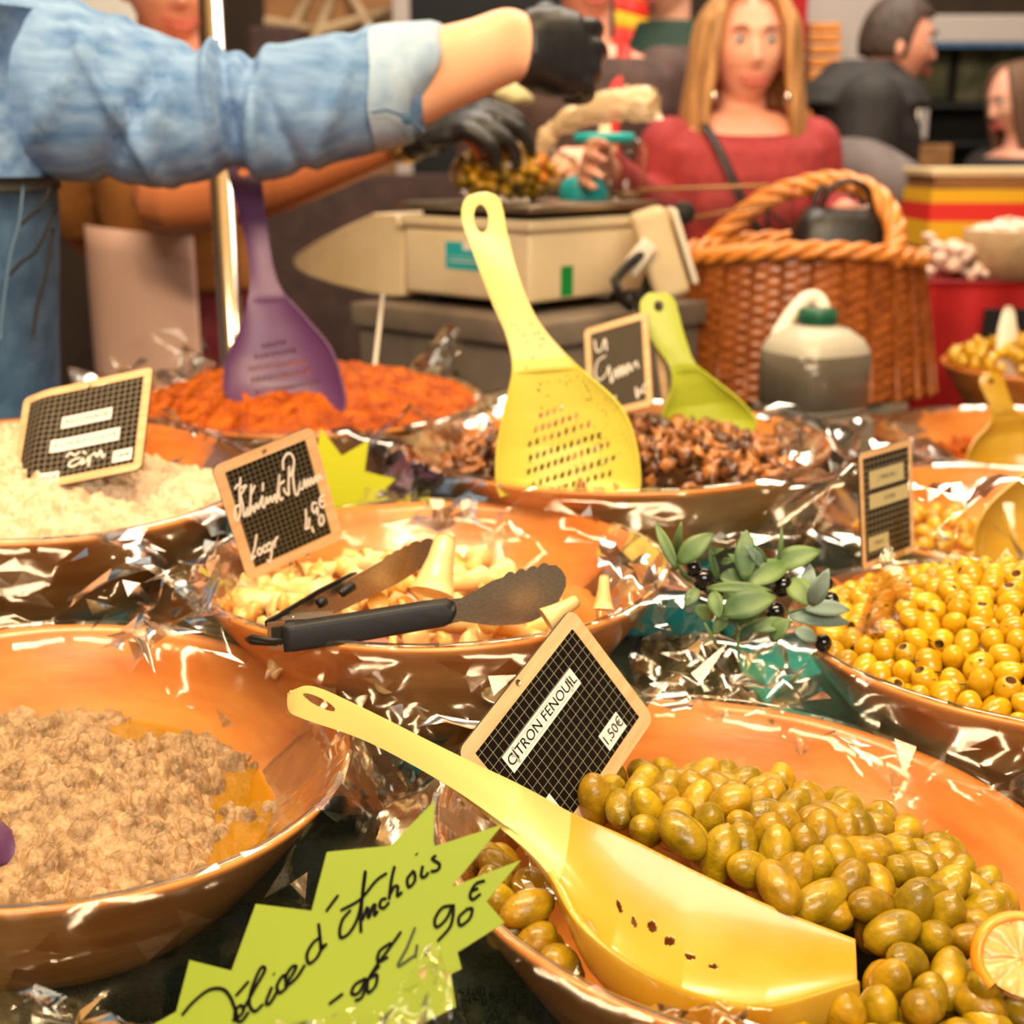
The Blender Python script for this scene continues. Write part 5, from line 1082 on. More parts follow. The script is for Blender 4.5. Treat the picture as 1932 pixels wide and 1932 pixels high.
for i in range(26):
    a = 2 * pi * i / 26; p = c_ + (ax_ * cos(a) + bx_ * sin(a)) * .0375; g.add(*box(.0085, .020, .005, frame(p, (ax_ * -sin(a) + bx_ * cos(a)), wd, (ax_ * cos(a) + bx_ * sin(a)))))
w_ = g.obj('watch', 'gold', t, None, False)
n_ = (vi.to_3x3() @ (CAM - P(785, 270, 2.15))).normalized(); n_ = (n_ - wd * n_.dot(wd)).normalized(); V, F = lathe([(.001, .006), (.014, .006), (.017, .003), (.017, -.004)], 20, frame(c_ + n_ * .038, wd.cross(n_), wd, n_)); ob('watch_case', me('watch_case', V, F, 'gold'), t)

# front vendor: denim shirt, rolled cuff, gloved hand
t = thing('person', 'vendor in a blue denim shirt reaching over the scale with a black glove', 'person', T((-1.02, 1.62, 0)))
vw = t.matrix_basis; vi = vw.inverted()
prof = [(-260, -330, 150, 1.56), (-120, -210, 262, 1.57), (0, -95, 318, 1.58), (60, -45, 332, 1.585), (120, 4, 336, 1.59), (180, 24, 340, 1.60), (240, 44, 343, 1.605), (300, 66, 345, 1.61), (360, 90, 343, 1.62), (395, 98, 335, 1.625), (412, 80, 322, 1.63), (428, 92, 312, 1.635), (450, 100, 318, 1.64),
        (480, 104, 334, 1.645), (510, 96, 336, 1.65), (545, 88, 326, 1.655), (590, 78, 312, 1.66), (640, 68, 302, 1.67), (700, 60, 285, 1.68), (760, 58, 262, 1.69), (800, 60, 250, 1.70)]
R_ = []; nS = 40
for x, a, b, d in prof:
    R_.append((vi @ P(x, (a + b) / 2, d), (b - a) / 2 * d / FPX))
pts = [r[0] for r in R_]; g = G(); V = []; dense = []
for i in range(len(R_) - 1):
    for k in range(5): dense.append((pts[i].lerp(pts[i + 1], k / 5), R_[i][1] + (R_[i + 1][1] - R_[i][1]) * k / 5, prof[i][0] + (prof[i + 1][0] - prof[i][0]) * k / 5))
dense.append((pts[-1], R_[-1][1], prof[-1][0]))
fold = [(170, 60, .9, .010), (300, 190, -1.1, -.014), (330, 180, -.5, .008), (412, 120, .25, .010), (435, 130, .2, -.014), (470, 160, -.35, -.009), (500, 170, -.2, .008), (540, 240, .6, -.010), (640, 220, -.8, .008), (60, 90, -.9, -.010), (120, 250, -1.1, .010), (700, 200, .5, -.007)]
for c, r, x in dense:
    for j in range(nS):
        a = 2 * pi * j / nS; rd = min(r * .85, .088); yy = sin(a) * r; w = 0
        for fx, fy, sl, am in fold:                # creases that cross the sleeve aslant
            w += 1.7 * am * math.exp(-(((x - fx) - sl * (-sin(a) * r * FPX / 1.65 - (fy - 200)) * .6) / 16) ** 2) * (.35 + .65 * max(0, -cos(a) * 0 + 1) * .8)
        w += .004 * mnoise.noise(Vector((x * .012, a * 1.4, 3))) + .003 * mnoise.noise(Vector((x * .03, a * 3, 9)))
        V.append(c + Vector((0, cos(a) * (rd + w), yy + sin(a) * w * .4)))
g.add(V, gridF(len(dense), nS, False, True) + [tuple((len(dense) - 1) * nS + j for j in range(nS))[::1]])
sl = g.obj('sleeve', 'denim', t)
# bare wrist and gloved hand, one body with the upper arm inside the sleeve
sh = pts[1]; fa = [vi @ P(x, (a + b) / 2, d) for x, a, b, d in ((640, 68, 302, 1.67), (760, 62, 250, 1.69), (850, 52, 212, 1.71), (930, 28, 172, 1.73), (985, 28, 150, 1.75))]
wr = fa[-1]; gf = hand_frame(wr, vi.to_3x3() @ (P(1150, 112, 1.83) - P(985, 88, 1.75)), (.25, 1, -.15))
torso = [((0, 0, z), (w, 0, 0), (0, d, 0)) for z, w, d in ((.80, .18, .13), (1.0, .17, .125), (1.15, .17, .125), (1.30, .185, .13), (1.42, .19, .12), (1.52, .17, .10), (1.57, .09, .07))]
g = G(); arm_pts(g, [(.10, 0, 1.48)] + [sh, pts[6], pts[12]] + fa, [.05, .04, .028, .024, .024, .028, .034, .033, .031]); hand_pieces(g, gf, curl=.62, thumb=1.0, k=1.05)
g.add(*loft(torso)); head_pieces(g, T((0, -.02, 1.74))); g.add(*tube([(0, 0, 1.68), (0, .01, 1.58), (0, 0, 1.5)], [.058, .06, .09], 18))
for s in (-1, 1): arm_pts(g, [(s * .09, .01, .95), (s * .095, 0, .70), (s * .095, .01, .48), (s * .095, .025, .28), (s * .095, .02, .06)], [.088, .075, .052, .050, .036]); g.add(*ellip((s * .095, -.035, .035), (.042, .115, .035)))
arm_pts(g, [(-.17, 0, 1.48), (-.24, 0, 1.3), (-.24, -.02, 1.12), (-.16, -.2, 1.06)], [.06, .052, .042, .03]); hand_pieces(g, hand_frame((-.16, -.2, 1.06), (.4, -1, 0), (0, 0, -1)), curl=.5)
weld(g.obj('body', 'skin', t), .006, 2)
V = [];   # forearm flesh fills out to the width seen in the picture
g = G(); hand_pieces(g, gf, curl=.62, thumb=1.0, k=1.38); rr = [(.030, .054), (.0, .060), (-.012, .059)]
hp_ = [(gf @ Vector((0, y, 0))) for y in (-.006, .012, .05, .088)]
V, F = loft([(p, (gf.to_3x3() @ Vector((1, 0, 0))) * w, (gf.to_3x3() @ Vector((0, 0, 1))) * d) for p, w, d in zip(hp_, (.044, .054, .062, .060), (.038, .040, .038, .030))], 24); g.add(V, F); weld(g.obj('glove', 'glove', t), .0045, 3)
V, F = loft([(vi @ P(x, (a + b) / 2, d), (0, 0, (b - a) / 2 * d / FPX), (0, .82 * (b - a) / 2 * d / FPX, 0)) for x, a, b, d in ((775, 72, 236, 1.69), (800, 62, 236, 1.695), (840, 52, 212, 1.71), (890, 42, 190, 1.72), (930, 24, 172, 1.73), (960, 18, 158, 1.74), (985, 24, 148, 1.75), (1010, 40, 150, 1.755))], 28); sk = ob('forearm', me('forearm', V, F, 'skin'), t); sb = sk.modifiers.new('soften', 'SUBSURF'); sb.levels = sb.render_levels = 1
# rolled-back cuff
V = []
for i, (x, a, b, d) in enumerate(((706, 58, 282, 1.68), (716, 55, 279, 1.68), (745, 53, 276, 1.685), (780, 50, 262, 1.69), (812, 48, 250, 1.70), (832, 54, 236, 1.705), (836, 62, 226, 1.705), (830, 72, 214, 1.705), (800, 80, 226, 1.70))):
    c = vi @ P(x, (a + b) / 2, d); r = (b - a) / 2 * d / FPX
    for j in range(40):
        q = 2 * pi * j / 40; V.append(c + Vector(((-.030 * max(0, -sin(q + .5)) ** 2 if i > 3 else .0) + .002 * sin(5 * q), cos(q) * (min(r * .86, .088) + .004), sin(q) * (r + .002) + .002 * mnoise.noise(Vector((i, q * 2, 1))))))
o = ob('cuff', me('cuff', V, gridF(9, 40, False, True), 'denimL'), t); o['label'] = 'rolled cuff showing the pale inside of the denim'
for p in ((768, 225, 1.61), ): V, F = lathe([(.0005, .003), (.004, .003), (.0065, .0015), (.0065, -.001)], 14, T(vi @ P(*p)) @ Matrix.Rotation(pi / 2, 4, 'X')); ob('button', me('button', V, F, 'denimD'), t)
V, F = tube([vi @ P(*p) for p in ((700, 213, 1.61), (730, 208, 1.61), (770, 222, 1.615), (800, 248, 1.625))], .0022, 6); ob('buttonhole_seam', me('buttonhole_seam', V, F, 'denimD'), t)
# shirt body, hem and cords
Rt = [((vi @ P(x, y, 1.66)).x, (vi @ P(x, y, 1.66)).z) for x, y in ((150, 40), (128, 200), (122, 340), (118, 420), (108, 520), (98, 620), (90, 740), (88, 900))]
V, F = loft([((x - .20, .03, z), (.20, 0, 0), (0, .13, 0)) for x, z in Rt], 40); o = ob('shirt', me('shirt', V, F, 'denim'), t)
V, F = loft([((x - .198, .028, z), (.204, 0, 0), (0, .134, 0)) for x, z in Rt[2:]], 40); o = ob('denim_apron', me('denim_apron', V, F, 'denimD'), t)
V, F = loft([((Rt[2][0] - .198, .028, Rt[2][1] + dz), (.207, 0, 0), (0, .138, 0)) for dz in (.006, -.010)], 40); ob('waistband', me('waistband', V, F, 'black'), t)
for L in (((96, 350), (82, 385), (60, 405), (40, 425)), ((104, 395), (70, 470), (40, 495), (18, 520)), ((100, 430), (86, 520), (70, 580), (62, 640))):
    V, F = tube(catmull([vi @ P(x, y, 1.512) for x, y in L], 5), .0022, 6); ob('apron_cord', me('apron_cord', V, F, 'black'), t)
V, F = tube(catmull([vi @ P(x, y, 1.513) for x, y in ((44, 350), (36, 420), (20, 480), (8, 560), (0, 640))], 5), .0015, 6); ob('seam', me('seam', V, F, 'thread'), t)
g = G(); legs_cloth(t, 'denimD')

# two more customers behind, cut by the top of the frame
dP = 3.1; hc = P(1108, -62, dP); t = person('customer in a brown coat with a red scarf behind the black glove', hc.x, hc.y, .1, hc.z / 1.60, None); pi_ = t.matrix_basis.inverted()
hm = T((0, -.02, 1.60)) @ Matrix.Rotation(.1, 4, 'X'); w2 = pi_ @ P(1125, 300, 2.52)
arms = [([(-.175, .01, 1.36), (-.22, .0, 1.18), (-.14, -.14, 1.12), w2], [.056, .05, .042, .029]), ([(.175, .01, 1.36), (.22, .0, 1.2), (.22, .0, 1.05), (.16, -.16, .96)], [.056, .05, .04, .03])]
body(t, 'skinR', hm, arms, [(hand_frame(w2, pi_.to_3x3() @ (P(1060, 285, 2.36) - P(1125, 300, 2.52)), pi_.to_3x3() @ Vector((0, .3, -1))), dict(curl=.45, thumb=.7))]); face_parts(t, hm, 'lip', 'brow', False)
g = G(); g.add(*loft(torso_rings([x for x in TORSO if .98 < x[0] < 1.43], 1, .03)))
for pts_, rad in arms: arm_pts(g, [pts_[0], pts_[1], pts_[2], Vector(pts_[2]).lerp(Vector(pts_[3]), .6)], [.082, .076, .062, .050])
weld(g.obj('coat', 'browncoat', t), .009, 2); legs_cloth(t, 'blackcloth')
V, F = tube(catmull([(-.07, .04, 1.45), (-.075, -.06, 1.42), (-.02, -.12, 1.33), (-.01, -.15, 1.2)], 5), .016, 10, flat=.5); ob('scarf', me('scarf', V, F, 'redL'), t); V, F = tube(catmull([(.07, .04, 1.45), (.075, -.06, 1.42), (.04, -.135, 1.33), (.035, -.155, 1.2)], 5), .016, 10, flat=.5); ob('scarf', me('scarf', V, F, 'redL'), t)
cs = [([(.0, .0, .115), (.05 * cos(a), .06 * sin(a), .105), (.078 * cos(a), .098 * sin(a), .04), (.076 * cos(a), .095 * sin(a), -.02)], [.012, .018, .017, .008]) for a in np.linspace(-.5, pi + .5, 26)]; locks(t, hm, cs, 'black_hair')
dP = 3.75; hc = P(1262, -58, dP); t = person('customer in a grey-brown jacket with green collar left of the blond woman', hc.x, hc.y, -.5, hc.z / 1.60, None)
hm = T((0, -.02, 1.60)) @ Matrix.Rotation(.1, 4, 'X'); arms = [([(s * .175, .01, 1.36), (s * .22, .0, 1.2), (s * .22, .0, 1.05), (s * .16, -.16, .96)], [.056, .05, .04, .03]) for s in (-1, 1)]
body(t, 'skinR', hm, arms, [(hand_frame((s * .16, -.16, .96), (-s * .3, -1, -.2), (0, 0, -1)), dict(curl=.5)) for s in (-1, 1)]); face_parts(t, hm, 'lip', 'brow', False)
g = G(); g.add(*loft(torso_rings([x for x in TORSO if .98 < x[0] < 1.43], 1, .03)))
for pts_, rad in arms: arm_pts(g, pts_, [.082, .076, .062, .050])
weld(g.obj('jacket', 'browncoat', t), .009, 2); legs_cloth(t, 'blackcloth')
V, F = lathe([(.115, 1.385), (.100, 1.42), (.082, 1.46), (.076, 1.475), (.068, 1.46)], 28); ob('collar', me('collar', V, F, 'green'), t)
V, F = lathe([(.178, 1.36), (.165, 1.39), (.150, 1.40), (.135, 1.39)], 28); ob('green_band', me('green_band', [Vector((v.x, v.y * .62, v.z)) for v in V], F, 'green'), t)
cs = [([(.0, .0, .115), (.05 * cos(a), .06 * sin(a), .105), (.078 * cos(a), .098 * sin(a), .04), (.076 * cos(a), .095 * sin(a), -.02)], [.012, .018, .017, .008]) for a in np.linspace(-.5, pi + .5, 26)]; locks(t, hm, cs, 'black_hair')
dP = 4.2; hc = P(1925, 190, dP); t = person('dark-clothed shopper with brown hair at the right edge', hc.x, hc.y, -1.3, hc.z / 1.60, None)
hm = T((0, -.02, 1.60)) @ Matrix.Rotation(.25, 4, 'X'); arms = [([(s * .175, .01, 1.36), (s * .22, .0, 1.2), (s * .22, -.05, 1.05), (s * .12, -.26, 1.08)], [.056, .05, .04, .03]) for s in (-1, 1)]
body(t, 'skinR', hm, arms, [(hand_frame((s * .12, -.26, 1.08), (-s * .3, -1, .2), (0, 0, -1)), dict(curl=.5)) for s in (-1, 1)]); face_parts(t, hm, 'lip', 'brow', False)
g = G(); g.add(*loft(torso_rings([x for x in TORSO if .98 < x[0] < 1.43], 1, .03)))
for pts_, rad in arms: arm_pts(g, pts_, [.082, .076, .062, .050])
weld(g.obj('coat', 'blackcloth', t), .009, 2); legs_cloth(t, 'blackcloth')
cs = [([(.0, .0, .115), (.05 * cos(a), .06 * sin(a), .105), (.082 * cos(a), .100 * sin(a), .03), (.084 * cos(a), .100 * sin(a), -.10), (.085 * cos(a), .09 * sin(a), -.2)], [.012, .018, .018, .016, .006]) for a in np.linspace(-.5, pi + .5, 28)]; locks(t, hm, cs, 'brow')

# ------------------------------------------------------------------ olive sprig, orange slice, loose film
rs = np.random.RandomState(31)
o = P(1400, 1120, 1.10); t = thing('olive_sprig', 'artificial olive sprig with green leaves and black olives between two bowls', 'sprig', T(o))
cq = lambda x, y: (1230 + x / 4.83, 930 + y / 4.83)
def leaf(a, b, w, m, parent, name='leaf', cup=.25):
    d = (b - a); L = d.length; d = d / L; n = (CAM - (a + b) / 2).normalized(); n = (n + Vector((rs.normal(0, .3), 0, .35))).normalized(); s = d.cross(n).normalized(); n = s.cross(d); V = []
    for i in range(9):
        u = i / 8; ww = w * (sin(pi * min(1, u * .93 + .05)) ** .8) * (1 - .25 * u); c = a + d * L * u + n * (.10 * L * sin(pi * u))
        for j in (-1, -.5, 0, .5, 1): V.append(c + s * ww * j + n * (abs(j) * ww * cup) - o)
    x = ob(name, me(name, V, gridF(9, 5), m), parent); x.modifiers.new('thickness', 'SOLIDIFY').thickness = .0006
LV = [(230, 700, 30, 270, 60, 0), (230, 560, 270, 260, 45, 0), (240, 640, 560, 370, 110, 0), (600, 800, 520, 480, 45, 0), (540, 570, 660, 510, 30, 0), (850, 800, 860, 340, 110, 0), (1000, 680, 850, 480, 60, 1), (1000, 690, 920, 460, 80, 0), (870, 830, 1250, 650, 130, 0), (1090, 680, 1540, 530, 120, 0),
      (620, 770, 850, 790, 90, 0), (1270, 790, 1450, 1040, 120, 0), (1450, 1020, 1610, 690, 95, 1), (1420, 950, 1440, 650, 80, 1), (640, 950, 910, 890, 70, 0), (640, 1100, 1130, 950, 150, 0), (500, 870, 1090, 890, 60, 0), (350, 1100, 330, 930, 60, 1), (560, 900, 620, 1150, 80, 0), (1400, 1060, 1800, 1070, 85, 1), (1250, 1130, 1800, 1190, 90, 1),
      (1100, 1350, 1250, 1150, 90, 0), (380, 1050, 560, 1140, 80, 0), (900, 1250, 1280, 1180, 80, 0), (700, 1100, 560, 1290, 70, 0), (1000, 1000, 800, 1200, 90, 0), (420, 880, 300, 1040, 70, 0), (700, 560, 760, 650, 40, 0), (1150, 620, 1180, 300, 26, 0), (640, 640, 760, 620, 40, 0), (1300, 1250, 1500, 1350, 80, 1), (480, 1180, 640, 1440, 22, 0)]
for i, (x0, y0, x1, y1, w, k) in enumerate(LV):
    d = 1.10 - .05 * ((y0 - 300) / 900) + rs.uniform(-.012, .012); leaf(P(*cq(x0, y0), d), P(*cq(x1, y1), d + rs.uniform(-.02, .015)), w / 4.83 / 2 * d / FPX * 2.1, 'leafB' if k else 'leaf', t)
for x, y, r in ((375, 690, 75), (470, 790, 102), (590, 890, 78), (1190, 850, 98), (1130, 1090, 90), (1630, 980, 75), (1560, 1370, 80), (1600, 830, 55)):
    d = 1.075; R_ = r / 4.83 * d / FPX; ob('black_olive', me('black_olive', *ellip(P(*cq(x, y), d) - o, (R_, R_, R_ * 1.08)), 'blackolive'), t)
for L in (((60, 300), (230, 650), (420, 850), (620, 1000), (800, 1250)), ((860, 420), (860, 800), (820, 1000), (800, 1250)), ((1480, 560), (1100, 720), (900, 900), (800, 1250)), ((1600, 1000), (1300, 1080), (1000, 1150), (800, 1250), (790, 1500))):
    V, F = tube(catmull([P(*cq(*p), 1.10 - .03 * (i / 4)) - o for i, p in enumerate(L)], 5), .0014, 6); ob('twig', me('twig', V, F, 'leaf'), t)

oc = bloc('A', 1912, 1868, -.004); ow = BM['A'] @ T(oc + Vector((0, 0, .020))) @ Matrix.Rotation(-.35, 4, 'Z') @ Matrix.Rotation(.85, 4, 'X')
t = thing('orange_slice', 'thick half-peeled orange slice lying on the olives at the right edge', 'orange', ow)
g = G(); n = 40; V = []
for i in range(n + 1):
    a = -.5 + 4.6 * i / n
    for r, z in ((.021, -.007), (.0255, -.006), (.027, 0), (.0255, .006), (.021, .007), (.019, 0)): V.append((r * cos(a), r * sin(a), z * (1 + .1 * sin(a * 5))))
ob('peel', me('peel', V, gridF(n + 1, 6, False, True), 'orangef'), t)
V = []
for i in range(48):
    for j in range(9):
        a = 2 * pi * i / 48; r = .0205 * j / 8; V.append((r * cos(a), r * sin(a), .004 + .0022 * abs(sin(a * 4.5)) * (j / 8) + .0012 * mnoise.noise(Vector((a * 4, r * 300, 0)))))
g = G().add(V, gridF(48, 9, True)); g.add([Vector((v[0], v[1], -.005)) for v in V], gridF(48, 9, True)); g.obj('pulp', 'pulp', t)

def crumple(label, c4, d4, amp, seed, nx=26, ny=20, m='film', sc=1.0):
    nx, ny = max(6, nx // 3), max(6, ny // 3); rs_ = np.random.RandomState(seed)
    A, B, C_, D_ = [P(*c, d) for c, d in zip(c4, d4)]; nrm = (B - A).cross(D_ - A).normalized(); V = []; eu, ev = (B - A) / nx, (D_ - A) / ny
    for i in range(nx):
        for j in range(ny):
            u, v = i / (nx - 1), j / (ny - 1); p = A.lerp(B, u).lerp(D_.lerp(C_, u), v); q = Vector((u * 4 * sc, v * 3 * sc, seed * 3.3))
            k1 = 1 - 2 * abs(mnoise.noise(q)); k3 = mnoise.noise(q * .6)
            V.append(p + nrm * amp * (k1 * .8 + k3 + .35 * rs_.normal()) + eu * rs_.uniform(-.38, .38) + ev * rs_.uniform(-.38, .38))
    F = []
    for f in gridF(nx, ny): F += [(f[0], f[1], f[2]), (f[0], f[2], f[3])] if rs_.rand() < .5 else [(f[0], f[1], f[3]), (f[1], f[2], f[3])]
    return tag(ob('crumpled_film', fd_(me('crumpled_film', V, F, m), rs_, .7)), label, 'cellophane')
crumple('crumpled cellophane heap below the olive sprig, behind the olive bowl', [(1215, 1180), (1480, 1210), (1530, 1345), (1190, 1330)], [1.12, 1.12, 1.04, 1.04], .016, 3, 34, 22, sc=1.6)
crumple('golden crumpled cellophane beside the wooden sign, in the gap behind the olive bowl', [(1195, 1215), (1440, 1225), (1460, 1335), (1190, 1325)], [1.16, 1.15, 1.08, 1.08], .014, 41, 30, 20, m='filmY', sc=1.6)
crumple('standing peak of crumpled cellophane in front of the star card', [(812, 1782), (846, 1806), (885, 1960), (690, 1960)], [.628, .628, .60, .61], .009, 5, 26, 22, sc=1.2)
crumple('flat crumpled cellophane across the foot of the star card', [(540, 1918), (760, 1900), (860, 1990), (520, 1990)], [.625, .625, .60, .60], .007, 9, 26, 14, sc=1.3)
crumple('cellophane edge crossing the lower left corner', [(-40, 1822), (310, 1925), (330, 1990), (-40, 1990)], [.66, .64, .61, .61], .009, 6, 26, 16, sc=1.0, m='filmY')
crumple('cellophane folds hanging between the tuna bowl and the mushroom bowl', [(560, 1250), (790, 1210), (860, 1560), (690, 1600)], [.98, 1.0, .93, .93], .012, 12, 28, 30, sc=1.3)
crumple('cellophane corner standing at the right of the mushroom bowl', [(1130, 1010), (1265, 1055), (1262, 1190), (1120, 1150)], [1.16, 1.14, 1.05, 1.06], .012, 14, 22, 20, sc=1.0)
crumple('oily cellophane draped over the front edge of the olive bowl', [(950, 1570), (1030, 1560), (1200, 1880), (1010, 1830)], [.80, .80, .70, .72], .008, 16, 22, 26, m='filmY', sc=1.0)
crumple('oily cellophane folded below the big spoon at the bottom edge', [(1180, 1885), (1440, 1868), (1560, 1990), (1200, 1990)], [.675, .672, .64, .64], .007, 18, 26, 16, m='filmY', sc=1.1)
crumple('cellophane standing up behind the dark mushroom bowl at its right', [(1455, 800), (1640, 780), (1600, 900), (1475, 885)], [1.64, 1.62, 1.47, 1.47], .014, 33, 26, 20, sc=1.0)
crumple('cellophane standing up behind the orange paste at the left', [(200, 650), (390, 590), (400, 720), (250, 730)], [1.90, 1.92, 1.86, 1.84], .020, 22, 24, 18, sc=1.1)
crumple('cellophane bunched over the yellow scoop at the right edge', [(1700, 900), (1960, 880), (1960, 1060), (1740, 1040)], [1.40, 1.38, 1.30, 1.32], .016, 24, 26, 18, sc=1.0)
crumple('cellophane folds hanging under the garlic mash bowl', [(150, 1130), (420, 1010), (400, 1150), (200, 1230)], [1.08, 1.12, 1.03, 1.02], .012, 26, 26, 20, sc=1.2)
# purple spoon end in the tuna at the left edge
V, F = tube([P(-70, 1590, .85), P(-30, 1594, .85), P(2, 1604, .85), P(24, 1618, .855)], [.024, .024, .018, .006], 20, flat=.7)
tag(ob('spoon_end', me('spoon_end', V, F, 'purple')), 'purple spoon tip poking into the mashed tuna at the left edge', 'spoon')

# ------------------------------------------------------------------ on the scale: bag of olives, jar, bowl
zp = zt + .022
def onscale(px, y): v = PZ(px, 380, zp); k = (y - CAM.y) / 1.0; return Vector(((px - 966) / FPX * (y * 1.0), y, zp))
bg = P(955, 362, 2.20); bg.z = zp; t = thing('olive_bag', 'clear plastic bag of mixed yellow olives on the scale, its neck twisted', 'bag', T(bg)); bi = T(bg).inverted()
V, F = ellip((0, 0, .048), (.098, .064, .054), None, 36, 20)
V = [Vector((v.x + .03 * (v.z > .05) * (v.x > 0), v.y, max(v.z, .001))) * (1 + .06 * mnoise.noise(v * 40)) for v in V]; ob('bag_film', me('bag_film', V, F, 'bagclear'), t)
nk = catmull([bi @ P(*p) for p in ((1005, 300, 2.19), (1020, 285, 2.18), (1040, 250, 2.17), (1075, 225, 2.15), (1130, 205, 2.12), (1190, 195, 2.10), (1240, 200, 2.08))], 6); n = len(nk)
rad = np.interp(np.linspace(0, 1, n), [0, .15, .35, .55, .75, .9, 1], [.036, .020, .017, .026, .038, .042, .030]); V, F = tube(nk, rad, 26, False, .7)
V = [v + Vector((mnoise.noise(v * 55), mnoise.noise(v * 55 + Vector((3, 1, 2))), mnoise.noise(v * 55 + Vector((8, 8, 1))))) * .010 for v in V]; M['bagfilm'] = mat('milky_bag_film', rgb(236, 206, 160), rgb(246, 226, 190), 30, .22, .3, 60, coat=.6, alpha=.62); ob('twisted_neck', me('twisted_neck', V, F, 'bagfilm'), t)
rs = np.random.RandomState(12)
DM = [olive_mesh('mixed_olive', m, .0115, .0092, seed=60 + i) for i, m in enumerate(('yolive', 'yolive', 'olive', 'orangef'))]
pos = []
tries = 0
while len(pos) < 120 and tries < 20000:
    tries += 1
    p = Vector((rs.uniform(-.09, .095), rs.uniform(-.06, .05), rs.uniform(.010, .092)))
    if (p.x / .090) ** 2 + (p.y / .056) ** 2 + ((p.z - .048) / .044) ** 2 < 1 and all((p - q).length > .0150 for q in pos): pos.append(p)
for p in pos:
    o = ob('mixed_olive', DM[3 if p.x > .055 and rs.rand() < .6 else (2 if rs.rand() < .15 else rs.randint(2))], None, T(bg + p) @ Matrix.Rotation(rs.uniform(0, 6), 4, 'Z') @ Matrix.Rotation(rs.uniform(0, 3), 4, 'X')); tag(o, 'small yellow or green olive inside the plastic bag on the scale', 'olive', 'olives in the plastic bag')
cb = P(1182, 362, 2.36); cb.z = zp - .002; g = thing('plastic_jar', 'clear plastic jar with teal lid standing at the back of the scale', 'jar', T(cb)); h = P(1182, 262, 2.36).z - cb.z
ob('jar_wall', me('jar_wall', *lathe([(.001, .003), (.030, .002), (.035, .012), (.036, h * .8), (.030, h), (.027, h)], 28), 'acryl'), g); ob('jar_base', me('jar_base', *lathe([(.001, .004), (.028, .004), (.031, .014), (.001, .016)], 24), 'acrylglow'), g)
l0 = P(1140, 262, 2.30); ob('lid', me('lid', *lathe([(.001, .010), (.052, .010), (.056, .004), (.054, -.008), (.001, -.008)], 28, T(l0 - cb)), 'tealS'), g)
cb = P(1100, 360, 2.34); cb.z = zp - .002; tag(ob('teal_dish', me('teal_dish', *lathe([(.044, 0), (.046, .012), (.038, .034), (.020, .044), (.001, .046)], 32), 'tealS'), None, T(cb)), 'upturned teal dish behind the bag of olives', 'dish')
pc = P(1140, 300, 2.42); V, F = sq([(.001, 0, 1), (.022, 0, 1), (.024, .01, 1), (.022, .10, 1), (.012, .125, .6), (.010, .14, .2), (.001, .14, .2)], 28); pc.z = zp - .002
tag(ob('cream_bottle', me('cream_bottle', V, F, 'beige'), None, T(pc)), 'cream plastic bottle beside the clear jar behind the scale', 'bottle')
V, F = ellip(P(965, 178, 2.28), (.036, .02, .022), None, 20, 12); V = [v + (v - P(965, 178, 2.28)) * .5 * mnoise.noise(v * 45) for v in V]
tag(ob('paper_wad', me('paper_wad', V, F, 'paper2')), 'crumpled pale paper held between the two black gloves', 'paper')

# ------------------------------------------------------------------ right rear: red table, striped crate, garlic
zr_ = 1.10
def bxw(name, px0, px1, py0, py1, d, depth, m, label=None, cat=None, bev=.004, ground=None):
    a, b = P(px0, py0, d), P(px1, py1, d); z1 = a.z; z0 = b.z if ground is None else ground; c = Vector(((a.x + b.x) / 2, (a.y + b.y) / 2 + depth / 2, (z0 + z1) / 2))
    o = ob(name, me(name, *box(abs(b.x - a.x), depth, z1 - z0, bev=bev), m, False), None, T(c))
    if label: tag(o, label, cat)
    return o
tx0, tx1 = P(1722, 520, 2.95).x, P(2250, 520, 2.95).x; ty = 2.86; zr_ = P(1800, 522, 2.95).z
t = thing('red_table', 'side table hung with plain red cloth behind the right bowls', 'table', T(((tx0 + tx1) / 2, ty + .35, 0)))
V = []; n = 120
for i in range(n):
    u = i / n * 4; k = int(u); f = u - k; w, dp = (tx1 - tx0) / 2, .35; cx, cy = [(-w + 2 * w * f, -dp), (w, -dp + 2 * dp * f), (w - 2 * w * f, dp), (-w, dp - 2 * dp * f)][k]
    for j, z in enumerate((zr_, zr_ - .02, zr_ - .3, zr_ - .6, .06)): V.append((cx * (1 + .012 * j) + .012 * j * sin(i * .9) * .5, cy * (1 + .012 * j) + .008 * j * sin(i * .9), z))
ob('red_cloth', me('red_cloth', V, gridF(n, 5, True) + [tuple(i * 5 for i in range(n))], 'red'), t)
for sx in (-1, 1):
    for sy in (-1, 1): ob('leg', me('leg', *box(.05, .05, zr_ - .03, c=(sx * (tx1 - tx0) * .42, sy * .28, (zr_ - .03) / 2)), 'wood', False), t)
pq = T(((tx0 + tx1) / 2, ty + .35, 0)).inverted(); a, b = pq @ P(1856, 582, 2.80), pq @ P(2050, 720, 2.80); ob('black_panel', me('black_panel', *box(abs(b.x - a.x), .012, a.z - b.z, c=((a.x + b.x) / 2, -.40, (a.z + b.z) / 2)), 'black', False), t)
t0 = P(1850, 470, 3.10); t = thing('striped_crate', 'wooden crate draped with yellow and red stripes on the red table', 'crate', T((t0.x, t0.y, zr_)))
z_ = lambda y: P(1850, y, 3.02).z - zr_; w_ = .32
ob('crate_box', me('crate_box', *box(w_, .22, z_(332), c=(.03, .10, z_(332) / 2)), 'wood', False), t); ob('crate_lip', me('crate_lip', *box(w_ + .02, .24, .02, bev=.004, c=(.03, .10, z_(332) + .008)), 'beige2'), t)
